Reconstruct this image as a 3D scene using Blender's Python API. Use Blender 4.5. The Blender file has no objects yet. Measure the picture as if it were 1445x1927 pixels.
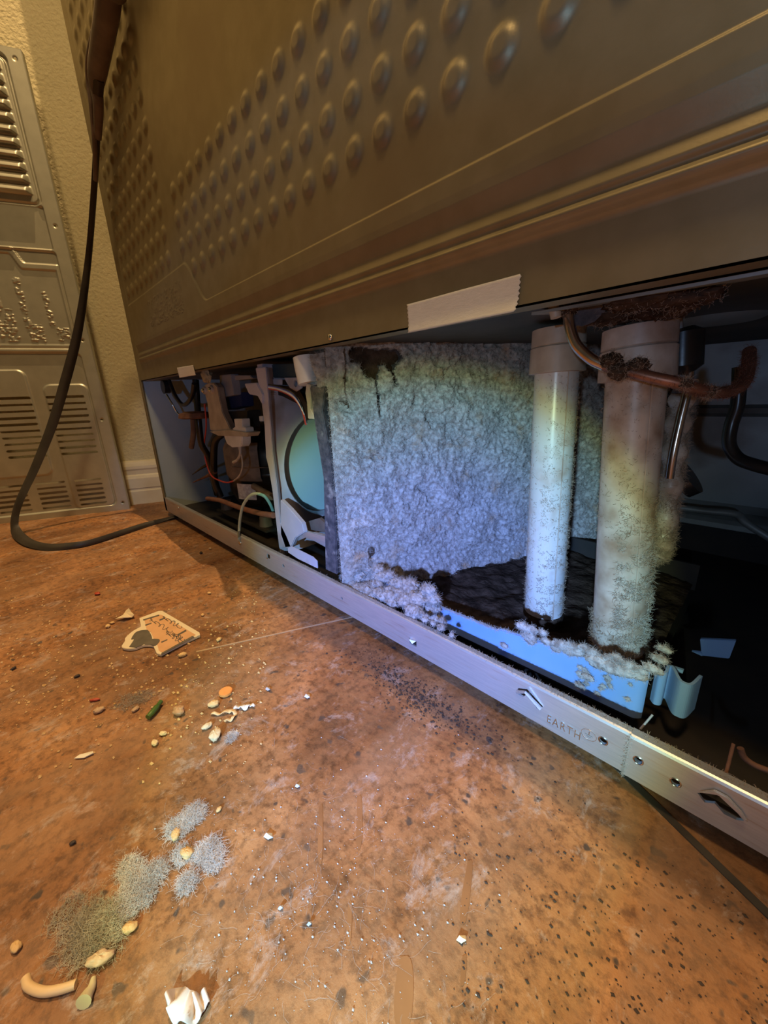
import bpy, bmesh, math, random
import numpy as np
from mathutils import Vector, Matrix
random.seed(7); rng = np.random.default_rng(11)
S = bpy.context.scene

# ------------------------------------------------------------ camera
CX, CY, F = 722.5, 963.5, 722.18
CAM = np.array([0.8639, -0.21, 0.2226])
RR = np.array([[0.7025, 0.1824, -0.6879], [0.7108, -0.2275, 0.6656], [-0.0351, -0.9565, -0.2895]])
_ax = RR[:, 0] / np.linalg.norm(RR[:, 0]); _bk = -RR[:, 2] / np.linalg.norm(RR[:, 2])
_up = np.cross(_bk, _ax)
cd = bpy.data.cameras.new('camera'); cam = bpy.data.objects.new('camera', cd); S.collection.objects.link(cam)
cam.matrix_world = Matrix(((_ax[0], _up[0], _bk[0], CAM[0]), (_ax[1], _up[1], _bk[1], CAM[1]), (_ax[2], _up[2], _bk[2], CAM[2]), (0, 0, 0, 1)))
cd.sensor_fit = 'HORIZONTAL'; cd.sensor_width = 36; cd.lens = 36 * F / 1445
cd.clip_start = 0.01; cd.clip_end = 50
S.camera = cam

def P(px, py, y=None, x=None, z=None):
    """a place in the room: where the sight line of a photo pixel meets the depth y (or x or height z)"""
    d = RR @ np.array([px - CX, py - CY, F])
    if y is not None: t = (y - CAM[1]) / d[1]
    elif x is not None: t = (x - CAM[0]) / d[0]
    else: t = (z - CAM[2]) / d[2]
    return CAM + d * t

# ------------------------------------------------------------ view, world, lights
S.view_settings.view_transform = 'Standard'; S.view_settings.look = 'None'
S.view_settings.gamma = 1; S.view_settings.exposure = 0.0; S.view_settings.use_curve_mapping = False
w = bpy.data.worlds.new('World'); S.world = w; w.use_nodes = True
w.node_tree.nodes['Background'].inputs[0].default_value = (1.0, 0.74, 0.38, 1)
w.node_tree.nodes['Background'].inputs[1].default_value = 0.055

def aim(o, d):
    o.rotation_euler = Vector(d).to_track_quat('-Z', 'Y').to_euler()
def lamp(name, kind, loc, energy, col, **k):
    l = bpy.data.lights.new(name, kind); o = bpy.data.objects.new(name, l); S.collection.objects.link(o)
    o.location = loc; l.energy = energy; l.color = col
    for a, b in k.items(): setattr(l, a, b)
    return o
lamp('ceiling_bulb', 'POINT', (0.25, 0.0068, 2.40), 142, (1.0, 0.66, 0.31), shadow_soft_size=0.0022)
o = lamp('warm_fill_light', 'AREA', (0.95, -0.42, 2.00), 15, (1.0, 0.68, 0.32), shape='DISK', size=0.25)  # added fill, stands in for warm bounce on the wall and back panel
aim(o, (-.9, 0.3, -1.3))
lamp('amber_fill_light', 'POINT', (1.65, -0.40, 0.55), 1.1, (1.0, 0.36, 0.07), shadow_soft_size=0.03)  # added point light for the orange glow at the panel's lower right
# hand torch held behind the photographer, its round beam fringed yellow, weak spill around it
TL = Vector((0.95, -0.50, 0.24)); TD = Vector((-0.475, 0.828, -0.312)).normalized()
o = lamp('hand_torch', 'SPOT', TL, 39, (1, 1, 1), spot_size=math.radians(100), spot_blend=0.15, shadow_soft_size=0.006)
aim(o, TD)
l = o.data; l.use_nodes = True; nt = l.node_tree; em = nt.nodes['Emission']
geo = nt.nodes.new('ShaderNodeNewGeometry'); dot = nt.nodes.new('ShaderNodeVectorMath'); dot.operation = 'DOT_PRODUCT'
nt.links.new(geo.outputs['Incoming'], dot.inputs[0]); dot.inputs[1].default_value = (-TD.x, -TD.y, -TD.z)
ab = nt.nodes.new('ShaderNodeMath'); ab.operation = 'ABSOLUTE'; nt.links.new(dot.outputs['Value'], ab.inputs[0])
ac = nt.nodes.new('ShaderNodeMath'); ac.operation = 'ARCCOSINE'; nt.links.new(ab.outputs[0], ac.inputs[0])
dv = nt.nodes.new('ShaderNodeMath'); dv.operation = 'DIVIDE'; nt.links.new(ac.outputs[0], dv.inputs[0]); dv.inputs[1].default_value = math.radians(45)
cr = nt.nodes.new('ShaderNodeValToRGB'); nt.links.new(dv.outputs[0], cr.inputs[0])
def ramp(cr, stops):
    e = cr.color_ramp.elements
    while len(e) > 1: e.remove(e[-1])
    for i, (p, c) in enumerate(stops):
        q = e[0] if i == 0 else e.new(p)
        q.position = p; q.color = (*c, 1) if len(c) == 3 else c
A45 = lambda deg: deg / 45
ramp(cr, [(0, (.25, .37, 1.0)), (A45(9), (.24, .41, 1.0)), (A45(13), (.20, .37, .62)), (A45(16.6), (.17, .31, .34)), (A45(18.2), (.13, .17, .09)),
          (A45(19.6), (.030, .040, .050)), (A45(25), (.013, .020, .034)), (A45(30.5), (.013, .022, .04)), (A45(32), (.020, .04, .07)), (A45(37), (.030, .06, .11)), (A45(39), (.006, .01, .015)), (1, (0, 0, 0))])
nt.links.new(cr.outputs[0], em.inputs[0])

# ------------------------------------------------------------ helpers: materials
def mat(name, c1, c2=None, scale=20, rough=.6, metal=0., bump=0., bscale=60, detail=6, spec=.5, lo=.35, hi=.65, stretch=(1, 1, 1),
        c3=None, s3=8, lo3=.55, hi3=.7, coat=0., alpha=1., trans=0.):
    m = bpy.data.materials.new(name); m.use_nodes = True; nt = m.node_tree; N = nt.nodes; Lk = nt.links
    b = N['Principled BSDF']; b.inputs['Roughness'].default_value = rough; b.inputs['Metallic'].default_value = metal
    b.inputs['Specular IOR Level'].default_value = spec; b.inputs['Coat Weight'].default_value = coat
    b.inputs['Transmission Weight'].default_value = trans
    tc = N.new('ShaderNodeTexCoord'); mp = N.new('ShaderNodeMapping'); Lk.new(tc.outputs['Object'], mp.inputs[0])
    mp.inputs['Scale'].default_value = stretch
    out = None
    if c2 is None: b.inputs['Base Color'].default_value = (*c1, 1)
    else:
        nz = N.new('ShaderNodeTexNoise'); nz.inputs['Scale'].default_value = scale; nz.inputs['Detail'].default_value = detail
        Lk.new(mp.outputs[0], nz.inputs['Vector'])
        r = N.new('ShaderNodeValToRGB'); ramp(r, [(lo, c1), (hi, c2)]); Lk.new(nz.outputs[0], r.inputs[0]); out = r.outputs[0]
    if c3 is not None:
        nz = N.new('ShaderNodeTexNoise'); nz.inputs['Scale'].default_value = s3; nz.inputs['Detail'].default_value = 8
        Lk.new(mp.outputs[0], nz.inputs['Vector'])
        r = N.new('ShaderNodeValToRGB'); ramp(r, [(lo3, (0, 0, 0)), (hi3, (1, 1, 1))]); Lk.new(nz.outputs[0], r.inputs[0])
        mx = N.new('ShaderNodeMixRGB'); Lk.new(r.outputs[0], mx.inputs[0])
        if out: Lk.new(out, mx.inputs[1])
        else: mx.inputs[1].default_value = (*c1, 1)
        mx.inputs[2].default_value = (*c3, 1); out = mx.outputs[0]
    if out: Lk.new(out, b.inputs['Base Color'])
    if bump:
        nz = N.new('ShaderNodeTexNoise'); nz.inputs['Scale'].default_value = bscale; nz.inputs['Detail'].default_value = 5
        Lk.new(mp.outputs[0], nz.inputs['Vector'])
        bp = N.new('ShaderNodeBump'); bp.inputs['Distance'].default_value = bump; bp.inputs['Strength'].default_value = .8
        Lk.new(nz.outputs[0], bp.inputs['Height']); Lk.new(bp.outputs[0], b.inputs['Normal'])
    return m
M = dict(
    wall=mat('textured_wall_paint', (.64, .57, .36), (.70, .63, .41), 9, .75, bump=.0026, bscale=170, detail=4),
    base=mat('painted_baseboard', (.84, .76, .58), (.76, .66, .46), 25, .45),
    back=mat('coated_steel_back', (.27, .22, .115), (.31, .255, .14), 60, .46, .45, bump=.00004, bscale=900, c3=(.25, .19, .10), s3=5),
    cover=mat('galvanised_cover', (.46, .45, .37), (.52, .51, .42), 45, .40, .6, bump=.00005, bscale=500),
    side=mat('painted_side', (.52, .60, .64), (.58, .66, .69), 15, .38, .25),
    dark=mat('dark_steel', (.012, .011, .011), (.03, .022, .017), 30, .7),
    rail=mat('zinc_rail', (.50, .50, .52), (.58, .57, .58), 50, .36, .55, stretch=(1, 1, 14), c3=(.42, .36, .33), s3=25, lo3=.58, hi3=.72),
    dust=mat('lint_dust', (.21, .18, .16), (.47, .45, .43), 240, 1., spec=.05, bump=.0016, bscale=380, lo=.34, hi=.58, detail=9, c3=(.34, .22, .13), s3=40, lo3=.58, hi3=.74),
    fibre=mat('lint_fibre', (.40, .37, .34), (.56, .53, .51), 60, 1., spec=.05),
    brown=mat('brown_lint', (.03, .019, .013), (.085, .055, .038), 90, 1., spec=.05, bump=.002, bscale=300),
    brownfibre=mat('brown_lint_fibre', (.30, .22, .16), (.44, .35, .27), 60, 1., spec=.05),
    foam=mat('black_foam', (.045, .045, .055), (.11, .10, .11), 160, .95, bump=.001, bscale=500, c3=(.30, .27, .25), s3=70, lo3=.60, hi3=.70),
    pvc=mat('white_pvc', (.68, .68, .66), (.60, .60, .58), 12, .28, c3=(.46, .36, .28), s3=60, lo3=.50, hi3=.80),
    pvcd=mat('dusty_pvc', (.62, .56, .50), (.50, .43, .37), 20, .4, c3=(.30, .21, .15), s3=60, lo3=.38, hi3=.70),
    tray=mat('blue_grey_plastic', (.20, .36, .66), (.24, .40, .70), 20, .45),
    shroud=mat('shroud_plastic', (.45, .44, .52), (.52, .50, .58), 30, .5, c3=(.34, .29, .28), s3=20),
    teal=mat('pale_plastic', (.42, .62, .62), (.48, .66, .66), 9, .35),
    black=mat('black_enamel', (.010, .010, .011), (.022, .02, .02), 30, .28, bump=.0002),
    cream=mat('cream_plastic', (.56, .50, .40), (.42, .36, .28), 60, .45),
    white=mat('white_plastic', (.78, .78, .76), (.66, .66, .64), 60, .4),
    chrome=mat('steel', (.75, .75, .74), None, rough=.18, metal=1.),
    copper=mat('copper', (.36, .17, .11), (.20, .10, .07), 90, .45, .7),
    rust=mat('rusty_copper', (.10, .045, .028), (.22, .10, .06), 90, .8, bump=.0006, bscale=400),
    steelt=mat('steel_tube', (.62, .56, .52), (.50, .40, .34), 80, .22, 1.),
    cord=mat('black_cord', (.030, .026, .022), (.045, .038, .032), 30, .5),
    sleeve=mat('grey_sleeve', (.12, .09, .075), (.17, .13, .11), 60, .6),
    tape=mat('paper_tape', (.70, .64, .54), (.76, .70, .60), 200, .8, bump=.0002, bscale=700, stretch=(1, 1, 6)),
    inner=mat('inner_steel', (.27, .30, .28), (.33, .36, .34), 22, .45, .3, c3=(.16, .15, .13), s3=9),
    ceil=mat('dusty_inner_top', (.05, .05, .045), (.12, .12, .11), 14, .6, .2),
    red=mat('red_plastic', (.5, .05, .04), None, rough=.4), blue=mat('blue_plastic', (.05, .10, .5), None, rough=.4),
    teald=mat('teal_wire', (.25, .50, .45), None, rough=.4),
    label=mat('paper_label', (.75, .70, .68), (.5, .42, .42), 160, .6),
    grey=mat('mid_grey_plastic', (.30, .31, .33), (.36, .36, .38), 40, .5),
)

# floor material: worn terracotta tile with stains, scratches, joints
def floor_mat():
    m = bpy.data.materials.new('worn_tile_floor'); m.use_nodes = True; nt = m.node_tree; N = nt.nodes; Lk = nt.links
    b = N['Principled BSDF']; b.inputs['Roughness'].default_value = .5
    tc = N.new('ShaderNodeTexCoord'); 
    def noise(sc, det=8, rough=.6, st=(1, 1, 1), rot=0, dist=0):
        mp = N.new('ShaderNodeMapping'); Lk.new(tc.outputs['Object'], mp.inputs[0]); mp.inputs['Scale'].default_value = st; mp.inputs['Rotation'].default_value = (0, 0, rot)
        n = N.new('ShaderNodeTexNoise'); n.inputs['Scale'].default_value = sc; n.inputs['Detail'].default_value = det; n.inputs['Roughness'].default_value = rough
        n.inputs['Distortion'].default_value = dist
        Lk.new(mp.outputs[0], n.inputs['Vector']); return n.outputs[0]
    def rmp(src, stops):
        r = N.new('ShaderNodeValToRGB'); ramp(r, stops); Lk.new(src, r.inputs[0]); return r.outputs[0]
    def mix(f, a, c, t='MIX'):
        x = N.new('ShaderNodeMixRGB'); x.blend_type = t
        if hasattr(f, 'links'): Lk.new(f, x.inputs[0])
        else: x.inputs[0].default_value = f
        if hasattr(a, 'links'): Lk.new(a, x.inputs[1])
        else: x.inputs[1].default_value = (*a, 1)
        if hasattr(c, 'links'): Lk.new(c, x.inputs[2])
        else: x.inputs[2].default_value = (*c, 1)
        return x.outputs[0]
    base = rmp(noise(16, 9, .72), [(.30, (.17, .068, .024)), (.5, (.36, .158, .058)), (.68, (.52, .265, .115))])
    big = rmp(noise(7, 6), [(.38, (.42, .36, .32)), (.58, (1, 1, 1))]); c = mix(.8, base, big, 'MULTIPLY')
    fine = rmp(noise(170, 6, .7), [(.38, (.36, .32, .30)), (.54, (1, 1, 1)), (.7, (1.0, 1.0, 1.0))]); c = mix(.85, c, fine, 'MULTIPLY')
    spots = rmp(noise(95, 2, .5), [(.655, (0, 0, 0)), (.70, (1, 1, 1))]); c = mix(spots, c, (.055, .035, .028))
    streak = rmp(noise(26, 6, .6, (1, .16, 1), .35, .6), [(.42, (0, 0, 0)), (.62, (1, 1, 1))]); c = mix(streak, c, mix(.5, c, (.30, .17, .09)))
    # pale dusty film scattered
    film = rmp(noise(46, 10, .8, (1, .7, 1), 0, .4), [(.54, (0, 0, 0)), (.70, (1, 1, 1))])
    fm = N.new('ShaderNodeMath'); fm.operation = 'MULTIPLY'; Lk.new(film, fm.inputs[0]); fm.inputs[1].default_value = .55; c = mix(fm.outputs[0], c, (.60, .54, .50))
    Lk.new(c, b.inputs['Base Color'])
    hh = noise(60, 8, .7); bp = N.new('ShaderNodeBump'); bp.inputs['Distance'].default_value = .0016; bp.inputs['Strength'].default_value = .55
    h2 = noise(9, 4, .6, (1, 2.2, 1), .4, .8); ad = N.new('ShaderNodeMath'); ad.operation = 'MULTIPLY_ADD'; Lk.new(h2, ad.inputs[0]); ad.inputs[1].default_value = 2.5; Lk.new(hh, ad.inputs[2])
    Lk.new(ad.outputs[0], bp.inputs['Height']); Lk.new(bp.outputs[0], b.inputs['Normal'])
    rr = N.new('ShaderNodeMapRange'); Lk.new(noise(20), rr.inputs[0]); rr.inputs[3].default_value = .35; rr.inputs[4].default_value = .7; Lk.new(rr.outputs[0], b.inputs['Roughness'])
    return m
M['floor'] = floor_mat()
M['floord'] = mat('grimy_floor', (.10, .075, .05), (.22, .17, .11), 30, .8, bump=.001, bscale=200, c3=(.34, .26, .16), s3=60)
M['grout'] = mat('grout', (.040, .032, .026), (.06, .05, .04), 60, .9)

# ------------------------------------------------------------ helpers: meshes
def obj(name, verts, faces, m, parent=None, smooth=True, loc=None):
    me = bpy.data.meshes.new(name)
    v = np.asarray(verts, dtype=np.float32).reshape(-1, 3)
    if isinstance(faces, np.ndarray) and faces.ndim == 2:
        n, k = faces.shape
        me.vertices.add(len(v)); me.vertices.foreach_set('co', v.ravel())
        me.loops.add(n * k); me.loops.foreach_set('vertex_index', faces.astype(np.int32).ravel())
        me.polygons.add(n); me.polygons.foreach_set('loop_start', np.arange(0, n * k, k, dtype=np.int32)); me.polygons.foreach_set('loop_total', np.full(n, k, dtype=np.int32))
        me.update(calc_edges=True); me.validate()
    else:
        me.from_pydata(v.tolist(), [], [list(map(int, f)) for f in faces]); me.update()
    me.polygons.foreach_set('use_smooth', [smooth] * len(me.polygons))
    me.materials.append(m if not isinstance(m, str) else M[m])
    o = bpy.data.objects.new(name, me); S.collection.objects.link(o)
    if parent: o.parent = parent
    return o
def tag(o, label=None, cat=None, group=None, kind=None):
    if label: o['label'] = label
    if cat: o['category'] = cat
    if group: o['group'] = group
    if kind: o['kind'] = kind
    return o
def empty(name, loc=(0, 0, 0)):
    o = bpy.data.objects.new(name, None); S.collection.objects.link(o); o.location = loc; o.empty_display_size = .05; return o
def under(child, root):           # keep geometry where it is while parenting
    child.parent = root; child.matrix_parent_inverse = Matrix.Translation(root.location).inverted(); return child

class MB:
    def __init__(s): s.v = []; s.f = []
    def add(s, v, f):
        n = len(s.v); s.v += [tuple(map(float, q)) for q in v]; s.f += [tuple(i + n for i in q) for q in f]; return s
    def box(s, a, b):
        (x0, y0, z0), (x1, y1, z1) = a, b
        return s.add([(x0, y0, z0), (x1, y0, z0), (x1, y1, z0), (x0, y1, z0), (x0, y0, z1), (x1, y0, z1), (x1, y1, z1), (x0, y1, z1)],
                     [(3, 2, 1, 0), (4, 5, 6, 7), (0, 1, 5, 4), (1, 2, 6, 5), (2, 3, 7, 6), (3, 0, 4, 7)])
    def tube(s, pts, r, n=10, cap=True):
        pts = [np.array(p, float) for p in pts]; m = len(pts); rs = r if hasattr(r, '__len__') else [r] * m
        T = [pts[min(i + 1, m - 1)] - pts[max(i - 1, 0)] for i in range(m)]; T = [t / (np.linalg.norm(t) + 1e-12) for t in T]
        u = np.cross(T[0], (0, 0, 1)); 
        if np.linalg.norm(u) < .1: u = np.cross(T[0], (1, 0, 0))
        u /= np.linalg.norm(u); V = []
        for i in range(m):
            u = u - T[i] * (u @ T[i]); u /= np.linalg.norm(u); w = np.cross(T[i], u)
            for k in range(n):
                a = 2 * math.pi * k / n; V.append(pts[i] + rs[i] * (math.cos(a) * u + math.sin(a) * w))
        Fc = [(i * n + k, i * n + (k + 1) % n, (i + 1) * n + (k + 1) % n, (i + 1) * n + k) for i in range(m - 1) for k in range(n)]
        if cap: Fc += [tuple(range(n))[::-1], tuple((m - 1) * n + k for k in range(n))]
        return s.add(V, Fc)
    def prism(s, poly, off):       # polygon (3d points) pushed along off
        n = len(poly); V = [np.array(p, float) for p in poly]; V += [p + np.array(off, float) for p in V]
        return s.add(V, [tuple(range(n))[::-1], tuple(range(n, 2 * n))] + [(i, (i + 1) % n, n + (i + 1) % n, n + i) for i in range(n)])
    def build(s, name, m, parent=None, smooth=False, bevel=0, seg=2):
        o = obj(name, s.v, s.f, m, parent, smooth)
        bm = bmesh.new(); bm.from_mesh(o.data); bmesh.ops.recalc_face_normals(bm, faces=bm.faces)
        if bevel:
            bmesh.ops.bevel(bm, geom=[e for e in bm.edges if len(e.link_faces) == 2 and e.calc_face_angle(0) > .5], offset=bevel, segments=seg, affect='EDGES', clamp_overlap=True)
        bm.to_mesh(o.data); bm.free()
        if bevel or smooth:
            o.data.polygons.foreach_set('use_smooth', [True] * len(o.data.polygons))
            try: o.data.set_sharp_from_angle(angle=math.radians(45))
            except Exception: pass
        return o
def smooth_path(pts, n=8):
    P_ = [np.array(p, float) for p in pts]; P_ = [2 * P_[0] - P_[1]] + P_ + [2 * P_[-1] - P_[-2]]; out = []
    for i in range(1, len(P_) - 2):
        for k in range(n):
            t = k / n; a, b, c, d = P_[i - 1:i + 3]
            out.append(.5 * ((2 * b) + (-a + c) * t + (2 * a - 5 * b + 4 * c - d) * t * t + (-a + 3 * b - 3 * c + d) * t ** 3))
    out.append(P_[-2]); return out
def tube(name, pts, r, m, parent=None, n=10, sm=8):
    return MB().tube(smooth_path(pts, sm) if sm else pts, r, n).build(name, m, parent, smooth=True)
def sstep(a, b, x):
    t = np.clip((x - a) / (b - a), 0, 1); return t * t * (3 - 2 * t)
_T = rng.random((256, 256))
def vnoise(x, y):
    xi = np.floor(x).astype(int); yi = np.floor(y).astype(int); fx = x - xi; fy = y - yi; fx = fx * fx * (3 - 2 * fx); fy = fy * fy * (3 - 2 * fy)
    g = lambda a, b: _T[a % 256, b % 256]
    return (g(xi, yi) * (1 - fx) + g(xi + 1, yi) * fx) * (1 - fy) + (g(xi, yi + 1) * (1 - fx) + g(xi + 1, yi + 1) * fx) * fy
def fbm(x, y, o=5, r=.55):
    s = 0; a = 1; t = 0
    for i in range(o): s = s + a * vnoise(x * 2 ** i + 17 * i, y * 2 ** i + 31 * i); t += a; a *= r
    return s / t
def grid(name, X, Y_, Z, m, parent=None, keep=None, smooth=True):
    h, w_ = X.shape; idx = np.arange(h * w_).reshape(h, w_)
    f = np.stack([idx[:-1, :-1], idx[:-1, 1:], idx[1:, 1:], idx[1:, :-1]], -1)
    f = f[keep] if keep is not None else f.reshape(-1, 4)
    return obj(name, np.stack([X, Y_, Z], -1).reshape(-1, 3), f.reshape(-1, 4), m, parent, smooth)
def strands(name, base, nrm, L, r, m, parent=None, seg=5, curl=.9, out=.6, lenvar=.6):
    """fine curled fibres as three-sided tubes rooted at the given points"""
    n = len(base); base = np.asarray(base, float); nrm = np.asarray(nrm, float)
    d = rng.normal(size=(n, 3)) + nrm * out * 1.6; d /= np.linalg.norm(d, axis=1)[:, None]
    LL = L * (1 - lenvar + lenvar * 1.6 * rng.random(n)); p = base.copy(); rings = []
    for i in range(seg + 1):
        u = np.cross(d, rng.normal(size=(1, 3))); u /= np.linalg.norm(u, axis=1)[:, None] + 1e-9; w_ = np.cross(d, u)
        rad = r * (1 - .6 * i / seg)
        for k in range(3):
            a = 2 * math.pi * k / 3; rings.append(p + rad * (math.cos(a) * u + math.sin(a) * w_))
        p = p + d * (LL / seg)[:, None]
        d = d + curl * rng.normal(size=(n, 3)) * .6; d /= np.linalg.norm(d, axis=1)[:, None]
    V = np.stack(rings, 1)                                     # n, (seg+1)*3, 3
    fl = []
    for i in range(seg):
        for k in range(3): fl.append((i * 3 + k, i * 3 + (k + 1) % 3, (i + 1) * 3 + (k + 1) % 3, (i + 1) * 3 + k))
    fl = np.array(fl); Fc = (np.arange(n)[:, None, None] * ((seg + 1) * 3) + fl[None]).reshape(-1, 4)
    return obj(name, V.reshape(-1, 3), Fc, m, parent, False)
def join_into(name, objs, parent=None):
    """several meshes with their materials become one mesh"""
    vs, fs, mi, mats = [], [], [], []
    for o in objs:
        me = o.data; n = sum(len(a) for a in vs); co = np.empty(len(me.vertices) * 3, np.float32); me.vertices.foreach_get('co', co); vs.append(co.reshape(-1, 3))
        if me.materials[0] not in mats: mats.append(me.materials[0])
        k = mats.index(me.materials[0])
        ls = np.empty(len(me.loops), np.int32); me.loops.foreach_get('vertex_index', ls)
        st = np.empty(len(me.polygons), np.int32); me.polygons.foreach_get('loop_start', st)
        tt = np.empty(len(me.polygons), np.int32); me.polygons.foreach_get('loop_total', tt)
        sm = np.empty(len(me.polygons), bool); me.polygons.foreach_get('use_smooth', sm)
        fs.append((ls + n, tt, sm)); mi.append(np.full(len(tt), k, np.int32))
    me = bpy.data.meshes.new(name); V = np.concatenate(vs); me.vertices.add(len(V)); me.vertices.foreach_set('co', V.ravel())
    LS = np.concatenate([f[0] for f in fs]); TT = np.concatenate([f[1] for f in fs]); SM = np.concatenate([f[2] for f in fs])
    me.loops.add(len(LS)); me.loops.foreach_set('vertex_index', LS)
    me.polygons.add(len(TT)); me.polygons.foreach_set('loop_start', np.concatenate([[0], np.cumsum(TT)[:-1]]).astype(np.int32)); me.polygons.foreach_set('loop_total', TT)
    for m in mats: me.materials.append(m)
    me.polygons.foreach_set('material_index', np.concatenate(mi)); me.update(calc_edges=True); me.polygons.foreach_set('use_smooth', SM)
    for o in objs: bpy.data.objects.remove(o)
    o = bpy.data.objects.new(name, me); S.collection.objects.link(o)
    if parent: o.parent = parent
    return o
def cut(o, cutters):
    """holes cut through a mesh; the cutters are gone afterwards"""
    for c in cutters:
        md = o.modifiers.new('b', 'BOOLEAN'); md.operation = 'DIFFERENCE'; md.object = c; md.solver = 'EXACT'
    dg = bpy.context.evaluated_depsgraph_get(); me = bpy.data.meshes.new_from_object(o.evaluated_get(dg)); o.modifiers.clear(); o.data = me
    for c in cutters: bpy.data.objects.remove(c)
def text_mesh(body, size, depth):
    cu = bpy.data.curves.new('t', 'FONT'); cu.body = body; cu.size = size; cu.extrude = depth; cu.space_character = 1.25
    t = bpy.data.objects.new('t', cu); S.collection.objects.link(t); dg = bpy.context.evaluated_depsgraph_get()
    me = bpy.data.meshes.new_from_object(t.evaluated_get(dg)); bpy.data.objects.remove(t)
    v = np.empty(len(me.vertices) * 3, np.float32); me.vertices.foreach_get('co', v); f = [tuple(p.vertices) for p in me.polygons]
    return v.reshape(-1, 3), f

# ============================================================ THE ROOM
WD = np.array([.4025, .9154, 0]); WN = np.array([.9154, -.4025, 0])      # along the left wall; out of it
W0 = np.array([-.1665, -.0267, 0]) - WN * .014                           # a foot point of the wall
# floor (tiles run with the wall)
JD, JN = np.array([.907, -.42, 0]), np.array([.42, .907, 0])
fl = MB().box((-1.4, -1.6, -.03), (2.6, 1.6, 0)).build('floor', 'floor'); tag(fl, kind='structure')
def strip(name, a, d, n, L0, L1, wdt, z, m):
    a = np.array([a[0], a[1], z]); q = [a + d * L0 - n * wdt / 2, a + d * L1 - n * wdt / 2, a + d * L1 + n * wdt / 2, a + d * L0 + n * wdt / 2]
    o = MB().prism(q, (0, 0, -.0006)).build(name, m); return tag(o, kind='structure')
strip('trim_1', (.8385, .0085), JD, JN, -.02, .9, .0042, .0007, 'grout')
strip('trim_2', (.56, -.035), JN, JD, -.10, .055, .0016, .0004, mat('pale_grout', (.46, .30, .18), (.38, .24, .14), 80, .8))
# wall with its textured plaster
wl = MB(); a = W0 - WD * 2.2; b = W0 + WD * 1.6
wl.prism([a, b, b - WN * .1, a - WN * .1], (0, 0, 2.5)); tag(wl.build('wall_left', 'wall'), kind='structure')
prof = [(0, 0), (.014, 0), (.014, .030), (.0125, .033), (.0125, .036), (.014, .038), (.014, .060), (.0115, .066), (.009, .069), (.0095, .078), (.011, .082), (.0105, .088), (.008, .094), (.006, .098), (0, .100)]
bb = MB(); bb.prism([a + WN * p[0] + np.array([0, 0, p[1]]) for p in prof], WD * 3.8); tag(bb.build('baseboard_left', 'base'), kind='structure')

# ============================================================ THE REFRIGERATOR
FR = empty('refrigerator', (0, 0, 0)); FW, FH, FD = .915, 1.75, .70
tag(FR, 'large grey steel refrigerator seen from behind, its lower compartment open and full of lint', 'refrigerator')
# --- embossed back panel
xs = np.arange(0, FW + .0001, .0015); zs = np.concatenate([np.arange(.2645, .29, .0015), np.arange(.29, .345, .0005), np.arange(.345, .62, .0011), np.arange(.62, 1.1, .003), np.arange(1.1, FH + .01, .05)])
X, Z = np.meshgrid(xs, zs)
h = np.zeros_like(X)
endf = sstep(.036, .046, X) * (1 - sstep(FW - .03, FW - .02, X))
prof_z = [.2, .2925, .2938, .2950, .2972, .2990, .3000, .3024, .3036, .3050, .3060, .3110, .3124, .3150, .3215, .3260, 2.0]
prof_h = [0, .0000, .0003, .0011, .0040, .0049, .0046, .0020, .0019, .0030, .0032, .0014, .0014, .0022, .0047, .0050, .005]
hp = np.interp(Z, prof_z, prof_h)
h = hp * sstep(.028, .044, X)
zb = .3358 + (.3845 - .3358) * (1 - sstep(.318, .372, X)); zb = np.where(X < .31, .3845, zb)
h -= .0014 * sstep(-.0009, .0009, Z - zb) * sstep(.036, .042, X)
pit = .0262; kx = np.round((X - .0070) / pit); kz = np.round((Z - .3750) / .0272)
cx = kx * pit + .0070; cz = kz * .0272 + .3750
on = ((kz >= 0) & (kz <= 3) & (cx > .34)) | ((kz >= 1) & (kz <= 3) & (cx > .30)) | ((cx > .045) & (cx < .295) & (cz > .398))
on &= (cx < .88)
rr_ = np.hypot(X - cx, Z - cz); h += on * .0025 * (1 - sstep(.0036, .0096, rr_))
# illegible stamped marks on the label field
mk = (X > .15) & (X < .30) & (Z > .335) & (Z < .372); h += mk * .0005 * (fbm(X * 260, Z * 420, 2) > .60)
# flatter swell so that the wide sheet is not perfectly plane
h += .0008 * (fbm(X * 5, Z * 5, 2) - .5) * sstep(.34, .45, Z)
grid('back_panel', X, -h - .0005, Z, 'back', FR)
MB().prism([(0, -.0005, .2645), (FW, -.0005, .2645), (FW, .012, .2645), (0, .012, .2645)], (0, 0, .0012)).build('panel_bottom_flange', 'back', FR)
# --- cabinet
cb = MB().box((0, .0005, .285), (FW, FD, FH)); cb.build('cabinet_body', 'side', FR, bevel=.002)
MB().box((-.0008, 0, .012), (.0012, FD, .286)).build('side_panel', 'side', FR)
MB().box((-.001, -.0012, .012), (.010, .0004, .2660)).box((-.0005, -.0008, .2660), (.004, 0, .30)).build('corner_flange', 'back', FR, bevel=.0004)
MB().box((FW - .0012, 0, .012), (FW + .0008, FD, .286)).build('side_panel', 'side', FR)
for fx in (.05, FW - .05):
    for fy_ in (.08, FD - .08):
        MB().tube([(fx, fy_, .0002), (fx, fy_, .004), (fx, fy_, .005), (fx, fy_, .0126)], [.014, .014, .006, .006], 16).build('levelling_foot', 'dark', FR, True)
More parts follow.
